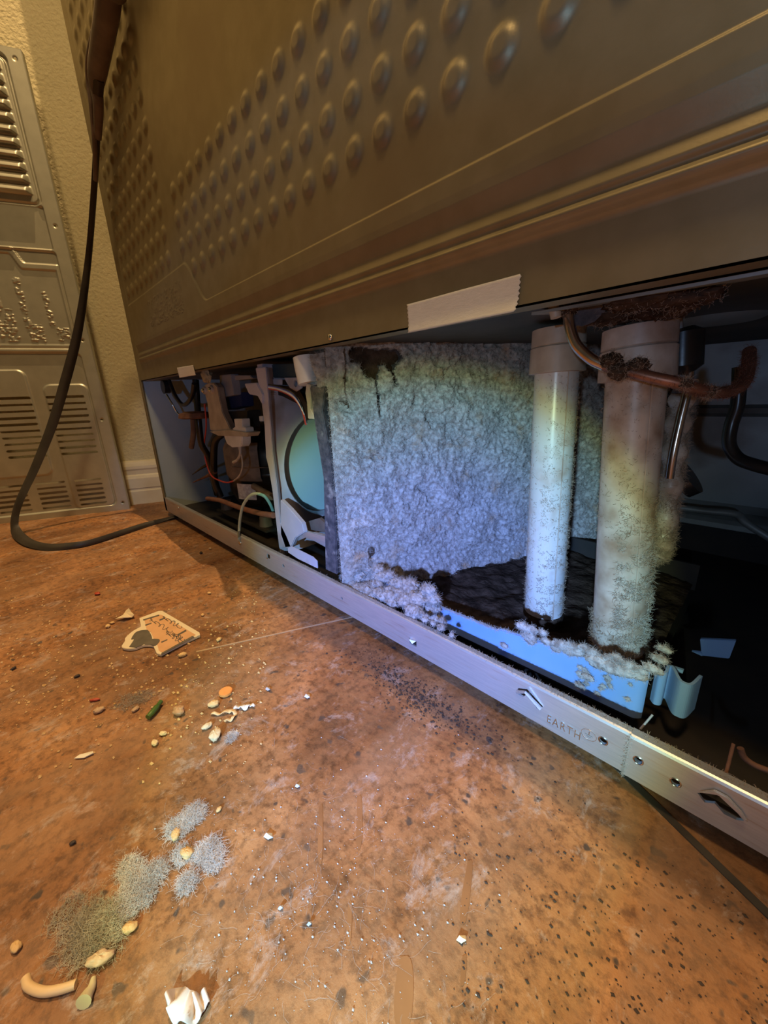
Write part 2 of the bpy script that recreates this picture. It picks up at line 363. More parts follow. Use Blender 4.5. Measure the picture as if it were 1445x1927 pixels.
# compartment ceiling, far wall, base
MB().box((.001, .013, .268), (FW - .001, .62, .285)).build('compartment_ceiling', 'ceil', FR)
xs2 = np.linspace(.012, FW - .012, 30); 
pf = [(.42, .268), (.42, .198), (.414, .194), (.416, .188), (.42, .184), (.42, .078), (.412, .070), (.385, .066), (.380, .062), (.380, .056), (.40, .050)]
V = [(x, y, z) for x in (.012, FW - .012) for (y, z) in pf]; n = len(pf)
obj('compartment_rear_wall', V, [(i, i + 1, n + i + 1, n + i) for i in range(n - 1)], 'inner', FR, False)
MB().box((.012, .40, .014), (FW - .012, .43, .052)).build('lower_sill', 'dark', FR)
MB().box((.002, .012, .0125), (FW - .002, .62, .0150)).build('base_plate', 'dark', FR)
# --- bottom rail
rl = MB(); pr = [(0.0, .0118), (-.0012, .0125), (-.0012, .0385), (-.0006, .0398), (.0004, .0404), (.0042, .0404), (.0042, .0392), (.0004, .0390), (.0002, .0132), (.010, .0132), (.010, .0118)]
rl.prism([(.0, y, z) for y, z in pr], (.845, 0, 0)); rail = rl.build('bottom_rail', 'rail', FR)
cutters = []
def at_rail(px, py): p = P(px, py, y=-.0012); return p[0], p[2]
def cyl(x, z, r, n=20):
    return MB().tube([(x, -.02, z), (x, .006, z)], r, n).build('c', 'dark')
for (px, py), r in (((1135, 1394), .0022), ((643, 1126), .0016), ((533, 1065), .0024), ((1167, 1410), .0)):
    if r: x, z = at_rail(px, py); cutters.append(cyl(x, z, r))
x, z = at_rail(1201, 1431); cutters.append(cyl(P(1201, 1431, y=-.0027)[0], P(1201, 1431, y=-.0027)[2], .0026))
x, z = at_rail(776, 1206); cutters.append(MB().box((x - .0035, -.02, z - .004), (x + .0045, .006, z + .0015)).build('c', 'dark')); SL = (x, z)
x, z = at_rail(505, 1047); cutters.append(MB().box((x - .004, -.02, z - .003), (x + .004, .006, z + .003)).build('c', 'dark')); SL0 = (x, z)
pts2 = [(970, 1304), (975, 1295), (992, 1297), (1022, 1330), (1010, 1334), (994, 1304), (984, 1312)]
cutters.append(MB().prism([(*[at_rail(*q)[0]], -.02, at_rail(*q)[1]) for q in pts2], (0, .026, 0)).build('c', 'dark'))
cut(rail, cutters)
xr, zr = SL; MB().prism([(xr - .003, -.0012, zr + .0015), (xr + .004, -.0012, zr + .0015), (xr + .002, -.004, zr - .0005), (xr - .0015, -.004, zr + .0022)], (0, .0009, .0006)).build('bent_tab', 'chrome', rail)
xr, zr = SL0; MB().box((xr - .003, -.003, zr - .003), (xr + .002, -.0012, zr - .0018)).build('bent_tab', 'chrome', rail)
MB().tube([(*[at_rail(974, 1301)[0]], -.0016, at_rail(974, 1301)[1]), (at_rail(992, 1298)[0], -.0042, at_rail(992, 1298)[1]), (at_rail(1018, 1332)[0], -.0022, at_rail(1018, 1332)[1])], [.0014, .0010, .0015], 6).build('bent_tab', 'rail', rail, True)
# raised lettering beside the tab
tv, tf = text_mesh('EARTH', .0085, .0005); x0, z0 = at_rail(1030, 1346); x1, z1 = at_rail(1092, 1378)
sc = (x1 - x0) / (tv[:, 0].max() - tv[:, 0].min())
obj('stamped_lettering', np.stack([x0 + tv[:, 0] * sc, -.00135 + tv[:, 2], z0 - .0045 + tv[:, 1] * sc * 1.45], 1), tf, 'chrome', rail, False)
x2, z2 = at_rail(1108, 1383); ring = [(x2 + .0042 * math.cos(t), -.0013, z2 + .0036 * math.sin(t)) for t in np.linspace(0, 2 * math.pi, 24)]
MB().tube(ring, .00022, 5).tube([(x2, -.0013, z2 + .0026), (x2, -.0013, z2)], .00022, 5).tube([(x2 - .0022, -.0013, z2), (x2 + .0022, -.0013, z2)], .00022, 5).tube([(x2 - .0012, -.0013, z2 - .0012), (x2 + .0012, -.0013, z2 - .0012)], .00022, 5).build('stamped_earth_sign', 'chrome', rail)
# overlapping right length of the rail
r2 = MB(); pr2 = [(y - .0015 if y < .001 else y, z + .0004) for y, z in pr]
xj = at_rail(1180, 1420)[0]
r2.prism([(xj, y, z) for y, z in pr2], (FW - xj, 0, 0)); rail2 = r2.build('bottom_rail_end', 'rail', FR)
cutters = []
for px, py in ((1201, 1431), (1271, 1472)):
    p = P(px, py, y=-.0027); cutters.append(cyl(p[0], p[2], .0021))
q = [(1312, 1492), (1345, 1490), (1372, 1512), (1400, 1545), (1385, 1543), (1362, 1532), (1345, 1512), (1325, 1510)]
cutters.append(MB().prism([(P(a_, b_, y=-.0027)[0], -.02, P(a_, b_, y=-.0027)[2]) for a_, b_ in q], (0, .026, 0)).build('c', 'dark'))
cut(rail2, cutters)
pp = [P(a_, b_, y=-.003) for a_, b_ in ((1316, 1488), (1352, 1493), (1372, 1512), (1408, 1545), (1396, 1525), (1370, 1497), (1345, 1484))]
MB().prism(pp, (0, -.0016, 0)).build('bent_tab', 'rail', rail2, bevel=.0004)
for px, py in ((1201, 1431), (1271, 1472)):
    p = P(px, py, y=-.0027); MB().tube([(p[0] + .0023 * math.cos(t), -.0028, p[2] + .0023 * math.sin(t)) for t in np.linspace(0, 6.283, 20)], .0004, 6).build('hole_rim', 'chrome', rail2, True)
p = P(1135, 1394, y=-.0012); MB().tube([(p[0] + .0024 * math.cos(t), -.0013, p[2] + .0024 * math.sin(t)) for t in np.linspace(0, 6.283, 20)], .0004, 6).build('hole_rim', 'chrome', rail, True)
# lint along the top of the rail and on the joint
n = 4200; t = rng.random(n) ** .7; bx = .45 + t * (FW - .46)
strands('rail_lint', np.stack([bx, .0002 + .0042 * rng.random(n), np.full(n, .0402)], 1), np.tile([0, -.2, .7], (n, 1)), .0021, .00012, 'brownfibre', FR)['kind'] = 'stuff'
n = 350; tt = rng.random(n)
strands('joint_lint', np.stack([xj + rng.normal(0, .0007, n), np.full(n, -.0026), .0115 + .029 * tt], 1), np.tile([-.3, -.5, 0], (n, 1)), .0018, .00009, 'fibre', FR)['kind'] = 'stuff'
def screw(px, py, y, r=.0032, root=FR, nm='screw'):
    p = P(px, py, y=y); m = MB().tube([p, p + [0, -.0008, 0], p + [0, -.0016, 0], p + [0, -.0020, 0]], [r, r, r * .8, r * .3], 12)
    m.build(nm, 'chrome', root, True)
screw(622, 635, -.0008, .0026); screw(452, 1021, -.0013, .0036); screw(336, 956, -.0013, .0026)

# --- lint packed condenser
CO = np.array([.575, .006, 0]); CDv = np.array([.45, .893, 0]); CN = np.array([.893, -.45, 0])
cond = empty('condenser', (0, 0, 0)); cond.parent = FR
core = MB(); c0 = CO - CN * .006; core.prism([c0 + [0, 0, .022], c0 + CDv * .36 + [0, 0, .022], c0 + CDv * .36 - CN * .07 + [0, 0, .022], c0 - CN * .012 + CDv * .02 + [0, 0, .022]], (0, 0, .245)); core.build('condenser_core', 'brown', cond)
us = np.linspace(0, .36, 420); vs = np.linspace(.016, .268, 300); U, V_ = np.meshgrid(us, vs)
D = .016 * (fbm(U * 26, V_ * 26, 3) - .35) + .007 * (fbm(U * 110, V_ * 110, 3) - .45) + .0030 * (fbm(U * 420, V_ * 420, 2) - .5)
pitm = sstep(.66, .74, fbm(U * 60 + 5, V_ * 60 + 9, 3)); D -= .006 * pitm * (1 - sstep(.0, .2, U) * .6)
# finger drawn grooves and a bare patch near the top
def face_uv(px, py):
    r_ = RR @ np.array([px - CX, py - CY, F]); p = CAM + r_ * (((CO - CAM) @ CN) / (r_ @ CN)); return (p - CO) @ CDv, p[2]
bare = np.zeros_like(U); wob_ = .004 * (fbm(U * 160, V_ * 160, 3) - .5)
for (pa, pb, wd) in (((672, 668), (742, 672), .0070), ((690, 676), (700, 694), .0080), ((706, 690), (714, 782), .0016), ((738, 690), (744, 722), .0022), ((730, 690), (740, 694), .0022)):
    a_, b_ = np.array(face_uv(*pa)), np.array(face_uv(*pb)); ab_ = b_ - a_; t = np.clip(((U - a_[0]) * ab_[0] + (V_ - a_[1]) * ab_[1]) / (ab_ @ ab_), 0, 1)
    d_ = np.hypot(U - a_[0] - t * ab_[0], V_ - a_[1] - t * ab_[1]) + wob_; bare = np.maximum(bare, 1 - sstep(wd * .7, wd * 1.2, d_))
D = D * (1 - .6 * bare) - .009 * bare
D *= sstep(0, .012, U); D += .012 * (1 - sstep(.02, .055, V_)) * sstep(.01, .04, U) * (1 - sstep(.10, .16, U))
pt = CO + U[..., None] * CDv + (D[..., None]) * CN; pt[..., 2] += V_
bot = .020 + .006 * fbm(U[:1] * 60, U[:1] * 0, 3); pt[..., 2] = np.maximum(pt[..., 2], bot)
face = grid('lint_mat', pt[..., 0], pt[..., 1], pt[..., 2], 'dust', cond)
face['kind'] = 'stuff'; face.data.materials.append(M['foam'])
bm_ = ((bare[1:, 1:] + bare[:-1, :-1]) / 2 > .5).ravel().astype(np.int32); face.data.polygons.foreach_set('material_index', bm_)
n = 85000; ui = (rng.random(n) ** 1.15 * 419).astype(int); vi = rng.integers(4, 299, n); sel = bare[vi, ui] < .3; ui, vi = ui[sel], vi[sel]
strands('lint_fuzz', pt[vi, ui], np.tile(CN, (len(ui), 1)), .0046, .00012, 'fibre', cond, seg=3, out=.35, curl=1.2)['kind'] = 'stuff'
# bare oily patch
# black foam seal down the near edge
ft = [P(582, 727, y=.004), P(612, 727, y=.004), P(606, 775, y=.004), P(624, 868, y=.004), P(630, 960, y=.004), P(634, 1082, y=.004), P(612, 1072, y=.004), P(608, 900, y=.004), P(592, 800, y=.004)]
MB().prism(ft, (-.004, .012, 0)).build('foam_seal', 'foam', cond, bevel=.001)
# lint hanging over the top edge at the left and tumbling over the tray
def clump(name, c, r, n, m='fibre', mb='dust', parent=None, L=.004, squash=.7, rad=.0001):
    c = np.array(c, float); bs = []
    U_, W_ = np.meshgrid(np.linspace(0, 2 * math.pi, 33), np.linspace(.02, math.pi - .02, 17)); q = fbm(U_ * 3 + c[0] * 99, W_ * 3 + c[2] * 77, 3)
    q[:, -1] = q[:, 0]
    R_ = (.55 + .75 * q); r = np.array(r if hasattr(r, '__len__') else (r, r, r * squash))
    Xx = c[0] + r[0] * R_ * np.sin(W_) * np.cos(U_); Yy = c[1] + r[1] * R_ * np.sin(W_) * np.sin(U_); Zz = c[2] + r[2] * R_ * np.cos(W_)
    g = grid(name, Xx, Yy, Zz, mb, None)
    i = rng.integers(0, 17, n); j = rng.integers(0, 33, n); b_ = np.stack([Xx[i, j], Yy[i, j], Zz[i, j]], 1); nn = b_ - c; nn /= np.linalg.norm(nn, axis=1)[:, None] + 1e-9
    s = strands(name, b_, nn, L, rad, m, None, seg=4, out=.6, curl=1.2)
    return [g, s]
parts = []
for k in range(64):
    u, v = rng.random(2); px = 640 + 190 * u; py = 1070 + 62 * u + (v - .35) * 60; yy = .030 - .020 * sstep(0, 1, v) if px < 800 else .028; r = rng.uniform(.0035, .0078)
    parts += clump('lint_spill', P(px, py, y=yy), (r * 1.3, r, r * .8), int(240 * (r / .006)), L=.0045)
for px, py, y, r in ((785, 1152, .008, .004), (850, 1195, .003, .002), (830, 1180, .003, .003), (800, 1165, .004, .003), (815, 1172, .003, .0022)):
    parts += clump('lint_spill', P(px, py, y=y), r, int(260 * (r / .006)), L=.0035)
join_into('lint_spill', parts, cond)['kind'] = 'stuff'
parts = []
gu, gv = np.meshgrid(np.linspace(0, 1, 90), np.linspace(0, 1, 60))
def on_face(px, py, off=.004):
    r_ = RR @ np.array([px - CX, py - CY, F]); o_ = CO + CN * off; return CAM + r_ * (((o_ - CAM) @ CN) / (r_ @ CN))
c4 = [P(584, 668, y=.003), on_face(648, 655), on_face(650, 745), P(600, 728, y=.004)]
gp = (c4[0] * ((1 - gu) * (1 - gv))[..., None] + c4[1] * (gu * (1 - gv))[..., None] + c4[2] * (gu * gv)[..., None] + c4[3] * ((1 - gu) * gv)[..., None])
nz_ = fbm(gp[..., 0] * 130, gp[..., 2] * 130, 4); gp[..., 1] -= .007 * (nz_ - .4) * sstep(0, .1, gu) * sstep(0, .08, 1 - gv); gp[..., 0] += .006 * (fbm(gv * 5, gv * 0, 3) - .6) * (1 - gu)
parts.append(grid('x', gp[..., 0], gp[..., 1], gp[..., 2], 'dust'))
n = 3000; iu = rng.integers(0, 90, n); iv = rng.integers(0, 60, n); parts.append(strands('x', gp[iv, iu], np.tile([.1, -.9, 0], (n, 1)), .0036, .0001, 'fibre', None, seg=3, out=.3, curl=1.2))
join_into('lint_overhang', parts, cond)['kind'] = 'stuff'

# --- drain tray
tray = empty('drain_tray', (0, 0, 0)); tray.parent = FR
fy = .030; xa, xb, xc = .56, P(941, 1210, y=fy)[0], .8335
def wallp(name, plan, z0, z1, th, m='tray', par=tray, bev=.0008):
    plan = [np.array(p, float) for p in plan]; N_ = []
    for i, p in enumerate(plan):
        t = plan[min(i + 1, len(plan) - 1)] - plan[max(i - 1, 0)]; t /= np.linalg.norm(t); N_.append(np.array([-t[1], t[0]]))
    k = len(plan); z0s = z0 if hasattr(z0, '__len__') else [z0] * k; z1s = z1 if hasattr(z1, '__len__') else [z1] * k
    Vv = []
    for p, nn, a0, a1 in zip(plan, N_, z0s, z1s):
        for q, zz in ((p, a0), (p, a1), (p + nn * th, a1), (p + nn * th, a0)): Vv.append((q[0], q[1], zz))
    Ff = [(4 * i + j, 4 * (i + 1) + j, 4 * (i + 1) + (j + 1) % 4, 4 * i + (j + 1) % 4) for i in range(k - 1) for j in range(4)] + [(3, 2, 1, 0), tuple(4 * (k - 1) + j for j in range(4))]
    return MB().add(Vv, Ff).build(name, m, par, bevel=bev)
wallp('tray_wall', [(xa, fy + .002), (xb, fy + .002)], [.0215, .0225], [.0400, .0445], .002)
crn = [(xb - .002, fy), (.8300, fy)] + [(.8300 + .006 * math.sin(t), fy + .006 - .006 * math.cos(t)) for t in np.linspace(.2, 1.3, 5)]
wallp('tray_wall', crn, .0245, [.0470, .0600] + [.0605] * 5, .002)
wob = [P(1222, 1318, y=.043), P(1230, 1325, y=.040), P(1243, 1326, y=.042), P(1250, 1312, y=.050), P(1262, 1338, y=.040), P(1275, 1341, y=.038), P(1292, 1340, y=.040), P(1318, 1290, y=.052)]
wq = [(p[0], p[1]) for p in smooth_path([(q[0], q[1], 0) for q in wob], 5)]
wallp('tray_end_fluting', wq, .034, .058, .0016, 'tray', bev=0)
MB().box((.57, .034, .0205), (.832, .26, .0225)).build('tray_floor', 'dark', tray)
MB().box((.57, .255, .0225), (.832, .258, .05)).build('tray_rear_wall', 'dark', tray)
n = 1500; t = rng.random(n); lx = .66 + t * .172; zt = np.interp(lx, [.56, xb - .003, xb, .834], [.0400, .0447, .0470, .0602])
strands('tray_lint', np.stack([lx, fy + .002 * rng.random(n), zt], 1), np.tile([0, -.3, .5], (n, 1)), .0030, .0001, 'fibre', tray)['kind'] = 'stuff'
parts = []
for px, py, y, r in ((985, 1180, .029, .0045), (1000, 1185, .029, .004), (1020, 1190, .029, .003), (1125, 1245, .028, .006), (1150, 1255, .028, .006), (1175, 1262, .028, .005), (1105, 1275, .027, .003), (1090, 1290, .027, .0025), (1240, 1240, .036, .0035), (1235, 1262, .036, .003), (1250, 1222, .045, .003), (948, 1215, .028, .0025), (1200, 1270, .029, .004)):
    parts += clump('tray_lint_tuft', P(px, py, y=y), (r * 1.3, r * .45, r * .8), int(220 * (r / .005)), m='fibre', mb='dust', L=.003, rad=.00008)
for k in range(34):
    px = rng.uniform(985, 1232); py = np.interp(px, [941, 1215, 1232], [1186, 1264, 1262]) + rng.normal(0, 5) - 3; r = rng.uniform(.0014, .0034)
    parts += clump('tray_lint_tuft', P(px, py, y=.0285), (r * 1.5, r * .5, r), int(150 * (r / .003)), L=.003, rad=.00009)
for k in range(16):
    px = rng.uniform(1085, 1190); py = np.interp(px, [1085, 1190], [1262, 1300]) + rng.normal(0, 14); r = rng.uniform(.0008, .0018)
    parts += clump('tray_lint_tuft', P(px, py, y=.0292), (r * 1.4, r * .4, r), int(120 * (r / .002)), L=.0022, rad=.00008)
join_into('tray_lint_tuft', parts, tray)['kind'] = 'stuff'
# dark matted lint on the tray floor
tx, ty = np.meshgrid(np.linspace(.60, .83, 90), np.linspace(.034, .25, 90)); 
g = grid('matted_lint', tx, ty, .028 + .010 * fbm(tx * 60, ty * 60, 4) - .010 * sstep(.02, .0, ty - .034), 'brown', tray); g['kind'] = 'stuff'

# --- two white standpipes
def standpipe(top, mid, bot, y, r, cap, cap2, dusty, label):
    t_, b_ = P(*top, y=y), P(*bot, y=y); ax = (b_ - t_); L = np.linalg.norm(ax); ax /= L
    rt = empty('drain_pipe', tuple(t_)); rt.parent = FR; tag(rt, label)
    k = 36; rows = [0, .0]; m = MB().tube([t_ + ax * s for s in (0, L * .33, L * .66, L)], r * .95, k); o = m.build('pipe_body', 'pvcd' if dusty else 'pvc', None, True); under(o, rt)
    # moulding seam along the pipe
    sd = np.cross(ax, (CAM - t_)); sd /= np.linalg.norm(sd); out = np.cross(sd, ax); s_ = out * .88 + sd * -.48; s_ *= np.sign(out @ (CAM - t_)); 
    q = r * .998; o = MB().tube([t_ + s_ * q, b_ + s_ * q], .0004, 5).build('mould_seam', 'pvcd', None, True); under(o, rt)
    c = P(*mid, y=y); s1 = (c - t_) @ ax
    e = MB().tube([t_ + ax * a_ for a_ in (0, .0004, s1 * .38, s1 * .40, s1 * .43, s1, s1 + .0004)], [r * .8, r * 1.12, r * 1.14, r * 1.08, r * 1.16, r * 1.20, r * .95], k).build('pipe_collar', 'cream' if not dusty else 'pvcd', None, True); under(e, rt)
    return rt, t_, b_, ax, L, r
def pipe_lint(rt, t_, ax, L, r, n, s0, s1, m, side=None, nm='pipe_lint', Lf=.003, p=1.6):
    s = s0 + (s1 - s0) * rng.random(n) ** (1 / p); a_ = rng.random(n) * 2 * math.pi
    e1 = np.cross(ax, (0, 1, 0)); e1 /= np.linalg.norm(e1); e2 = np.cross(ax, e1)
    d = np.cos(a_)[:, None] * e1 + np.sin(a_)[:, None] * e2
    k = fbm(a_ * 2.2 + 3, s * 60, 3); sel = k > .50 if side is None else (k > .44) & (d @ np.array(side) > .1); d = d[sel]; s = s[sel]
    b_ = t_ + ax * (s * L)[:, None] + d * r * .97
    o = strands(nm, b_, d, Lf, .00013, m, None, seg=4, out=.2, curl=1.3); o['kind'] = 'stuff'; under(o, rt)
rt, t_, b_, ax, L, r = standpipe((1052, 618), (1041, 702), (1022, 1150), .085, .0157, 0, 0, False, 'narrow white standpipe nearer the lint mat, clean at the foot')
pipe_lint(rt, t_, ax, L, r, 13000, .08, .99, 'brownfibre', (.85, -.1, 0), Lf=.0024); pipe_lint(rt, t_, ax, L, r, 5000, .15, 1, 'brownfibre', (-.9, .1, 0), Lf=.0022)
PB1 = b_; rt, t_, b_, ax, L, r = standpipe((1203, 615), (1188, 715), (1161, 1215), .064, .0166, 0, 0, True, 'brown-stained white standpipe on the right, shaggy with lint at the foot')
pipe_lint(rt, t_, ax, L, r, 12000, .40, .98, 'brownfibre', (.95, -.10, 0), Lf=.004, p=1.6); pipe_lint(rt, t_, ax, L, r, 7000, .62, 1.0, 'fibre', (.95, -.05, 0), Lf=.005, p=1.5); pipe_lint(rt, t_, ax, L, r, 2500, .86, 1.0, 'brownfibre', (-.2, -.9, 0), Lf=.004, p=1.5)
pipe_lint(rt, t_, ax, L, r, 1800, .0, .6, 'brownfibre', (-.2, -.9, 0), Lf=.0025, p=.9)
for pb, rr2 in ((PB1, .0160), (b_, .0168)):
    MB().tube([pb + [0, 0, .001], [pb[0], pb[1], .027]], rr2, 30).build('pipe_foot_socket', 'brown', FR, True)

# --- refrigerant tubing on the right
r_ = .0029
tube('suction_tube', [P(1070, 560, y=.032), P(1070, 600, y=.030), P(1082, 645, y=.029), P(1110, 674, y=.029), P(1138, 688, y=.030)], r_, 'steelt', FR, 14)
cu = empty('copper_tube', (0, 0, 0)); cu.parent = FR
pc = smooth_path([P(1138, 688, y=.030), P(1180, 698, y=.030), P(1230, 711, y=.031), P(1280, 722, y=.034), P(1320, 735, y=.040), P(1365, 738, y=.05), P(1398, 722, y=.06), P(1408, 690, y=.07), P(1410, 660, y=.08)], 8)
MB().tube(pc, r_ * 1.0, 12).build('tube_body', 'copper', cu, True)
pc = np.array(pc); n = 5200; i = rng.integers(0, len(pc) - 1, n); f_ = rng.random(n)[:, None]; b_ = pc[i] * (1 - f_) + pc[i + 1] * f_; dd = rng.normal(size=(n, 3)); dd /= np.linalg.norm(dd, axis=1)[:, None]
sel = fbm(i * .35, i * 0. + 3, 3) > .38
strands('rusty_lint', (b_ + dd * r_)[sel], dd[sel], .0022, .00009, 'rust', cu, seg=3)['kind'] = 'stuff'
parts = []
for px, py, y, r in ((1150, 680, .028, .006), (1165, 700, .028, .006), (1200, 690, .032, .006), (1290, 722, .034, .0035), (1330, 738, .042, .004), (1068, 575, .030, .007), (1050, 575, .026, .005)):
    parts += clump('brown_lint_wad', P(px, py, y=y), r, 260, m='brownfibre', mb='brown', L=.003)
join_into('brown_lint_wad', parts, cu)['kind'] = 'stuff'
MB().tube([P(1043, 570, y=.024), P(1046, 598, y=.024)], [.0035, .0028], 12).build('grommet', 'cream', FR, True)
MB().tube([P(1100, 568, y=.035), P(1100, 572, y=.05)], .012, 12).build('foam_plug', 'foam', FR, True)
# filter dryer cartridge and the fuzzy tube below
dr = empty('filter_dryer', (0, 0, 0)); dr.parent = FR
tube('dryer_tip', [P(1270, 592, y=.085), P(1272, 625, y=.085)], [.0035] * 9, 'pvcd', dr)
MB().tube([P(1283, 620, y=.085), P(1284, 628, y=.085), P(1282, 690, y=.085), P(1277, 705, y=.085)], [.006, .0105, .0105, .005], 20).build('cartridge', 'black', dr, True)
tube('bright_tube', [P(1303, 650, y=.085), P(1300, 690, y=.085), P(1293, 740, y=.082), P(1281, 790, y=.080), P(1268, 850, y=.078), P(1260, 900, y=.078)], .0022, 'steelt', dr)
pf_ = smooth_path([P(1285, 740, y=.095), P(1275, 800, y=.095), P(1266, 870, y=.092), P(1256, 950, y=.090), P(1245, 1020, y=.088), P(1232, 1045, y=.085)], 8)
MB().tube(pf_, [.006 + .0015 * math.sin(i) for i in range(len(pf_))], 14).build('lagged_tube', 'pvcd', dr, True)
pf_ = np.array(pf_); n = 9000; i = (rng.random(n) ** .7 * (len(pf_) - 1)).astype(int); dd = rng.normal(size=(n, 3)); dd /= np.linalg.norm(dd, axis=1)[:, None]; f_ = rng.random(n)[:, None]; b_ = pf_[i] * (1 - f_) + pf_[i + 1] * f_
strands('tube_lint', b_ + dd * .0062, dd, .0042, .0001, 'brownfibre', dr, seg=4)['kind'] = 'stuff'
for p0, p1, rr2, m_ in (((1290, 905), (1300, 880), .012, 'black'),):
    MB().tube([P(1278, 905, y=.12), P(1300, 895, y=.12)], [.013, .013], 24).build('valve_coil', 'black', dr, True, bevel=0)
MB().tube([P(1240, 745, y=.12), P(1262, 750, y=.12)], [.0120, .0100], 22).build('valve_body', 'teal', dr, True)
MB().tube([P(1262, 750, y=.12), P(1268, 750, y=.12)], [.0130, .0125], 22).build('valve_cap', 'black', dr, True)
tube('dark_tube', [P(1392, 690, y=.12), P(1388, 760, y=.12), P(1376, 800, y=.12), P(1372, 835, y=.118), P(1388, 862, y=.115), P(1420, 875, y=.11), P(1460, 885, y=.105)], .0038, 'black', FR)
tube('drain_lip', [P(1275, 955, y=.36), P(1330, 962, y=.36), P(1385, 968, y=.358), P(1405, 985, y=.35), P(1460, 1020, y=.345)], .004, 'inner', FR)
# ceiling fittings, right
MB().tube([(P(1350, 600, z=.2679)[0], P(1350, 600, z=.2679)[1], z_) for z_ in (.2682, .2655)], [.03, .024], 30).build('ceiling_boss', 'inner', FR, True)
MB().prism([P(1000, 590, y=.02) * [1, 1, 0] + [0, 0, .2635], (FW - .002, .020, .2635), (FW - .002, .045, .2665), P(1000, 590, y=.02) * [1, 1, 0] + [0, .025, .2665]], (0, 0, .0015)).build('inner_flange', 'inner', FR)
parts = []
for px, py, y, r in ((1200, 560, .035, .012), (1150, 590, .05, .012), (1240, 580, .05, .012), (1290, 560, .04, .010), (1100, 595, .07, .009)):
    parts += clump('ceiling_lint', P(px, py, y=y), (r * 1.5, r, r * .5), 300, m='brownfibre', mb='brown')
join_into('ceiling_lint', parts, FR)['kind'] = 'stuff'
# right floor odds: bracket clips, roller
MB().prism([P(1317, 1203, y=.10), P(1385, 1206, y=.10), P(1372, 1240, y=.10), P(1320, 1234, y=.10)], (0, .003, 0)).prism([P(1300, 1226, y=.10), P(1322, 1229, y=.10), P(1322, 1236, y=.10)], (0, .003, 0)).build('clip_bracket', 'tray', FR, bevel=.0004)
MB().prism([P(1250, 1250, y=.055), P(1286, 1262, y=.055), P(1284, 1268, y=.055), P(1248, 1258, y=.055)], (0, .002, 0)).build('tray_clip', 'tray', FR)
tube('roller_rim', [P(1393, 1408, y=.02), P(1400, 1425, y=.02), P(1420, 1440, y=.02), P(1450, 1452, y=.02)], .0015, 'rust', FR)
tube('base_wire', [P(1228, 1345, y=.02), P(1205, 1372, y=.014)], .0006, 'grey', FR); tube('base_wire', [P(1380, 1400, y=.02), P(1366, 1455, y=.008)], .0008, 'rust', FR)

# --- fan shroud, x about 0.44
fs = empty('fan_shroud', (0, 0, 0)); fs.parent = FR; XS = .44
def PX(px, py): return P(px, py, x=XS)
cyc = np.array([XS, .100, .137]); rad_o = .069
ang = np.linspace(0, 2 * math.pi, 49)[:-1]
outer = [(.0180, .262), (.0180, .030), (.19, .030), (.19, .262)]
def ray_rect(a):
    dy, dz = math.cos(a), math.sin(a); ts = []
    if dy > 1e-9: ts.append((.19 - cyc[1]) / dy)
    if dy < -1e-9: ts.append((.018 - cyc[1]) / dy)
    if dz > 1e-9: ts.append((.262 - cyc[2]) / dz)
    if dz < -1e-9: ts.append((.030 - cyc[2]) / dz)
    t = min(ts); return cyc[1] + t * dy, cyc[2] + t * dz
angs = sorted(list(ang) + [math.atan2(z - cyc[2], y - cyc[1]) % (2 * math.pi) for y, z in outer]); V = []; Fc = []; n = len(angs)
for a in angs:
    y_, z_ = ray_rect(a); V += [(XS, cyc[1] + rad_o * math.cos(a), cyc[2] + rad_o * math.sin(a)), (XS, y_, z_), (XS - .012, y_, z_), (XS - .020, cyc[1] + rad_o * .98 * math.cos(a), cyc[2] + rad_o * .98 * math.sin(a)),
                            (XS + .003, cyc[1] + (rad_o + .002) * math.cos(a), cyc[2] + (rad_o + .002) * math.sin(a)), (XS, cyc[1] + (rad_o + .006) * math.cos(a), cyc[2] + (rad_o + .006) * math.sin(a))]
for i in range(n):
    j = (i + 1) % n; k = 6
    Fc += [(k * i + 5, k * i + 1, k * j + 1, k * j + 5), (k * i + 4, k * i + 5, k * j + 5, k * j + 4), (k * i, k * i + 4, k * j + 4, k * j), (k * i + 1, k * i + 2, k * j + 2, k * j + 1), (k * i + 3, k * i, k * j, k * j + 3)]
MB().add(V, Fc).build('shroud_plate', 'shroud', fs, smooth=True)
# domed disc behind the opening
V = []; Fc = []; nr = 8
for i in range(nr + 1):
    rr2 = rad_o * .97 * i / nr
    for a in ang: V.append((XS - .016 + .012 * (1 - (i / nr) ** 2), cyc[1] + rr2 * math.cos(a), cyc[2] + rr2 * math.sin(a)))
k = len(ang); Fc = [(i * k + j, i * k + (j + 1) % k, (i + 1) * k + (j + 1) % k, (i + 1) * k + j) for i in range(nr) for j in range(k)]
MB().add(V, Fc).build('fan_disc', 'teal', fs, smooth=True)
# front edge frame with its ribbed outline
fe = [(480, 692), (500, 690), (503, 720), (513, 850), (522, 920), (528, 985), (540, 1010), (548, 1030), (525, 1032), (521, 1000), (513, 930), (505, 880), (500, 860), (497, 800), (491, 745), (484, 715)]
MB().prism([P(a, b, y=.014) for a, b in fe], (-.004, .006, 0)).build('shroud_front_frame', 'shroud', fs, bevel=.001)
MB().prism([P(a, b, y=.012) for a, b in [(459, 722), (482, 720), (494, 742), (493, 762), (484, 745), (468, 742)]], (-.002, .02, 0)).build('shroud_hook', 'shroud', fs, bevel=.001)
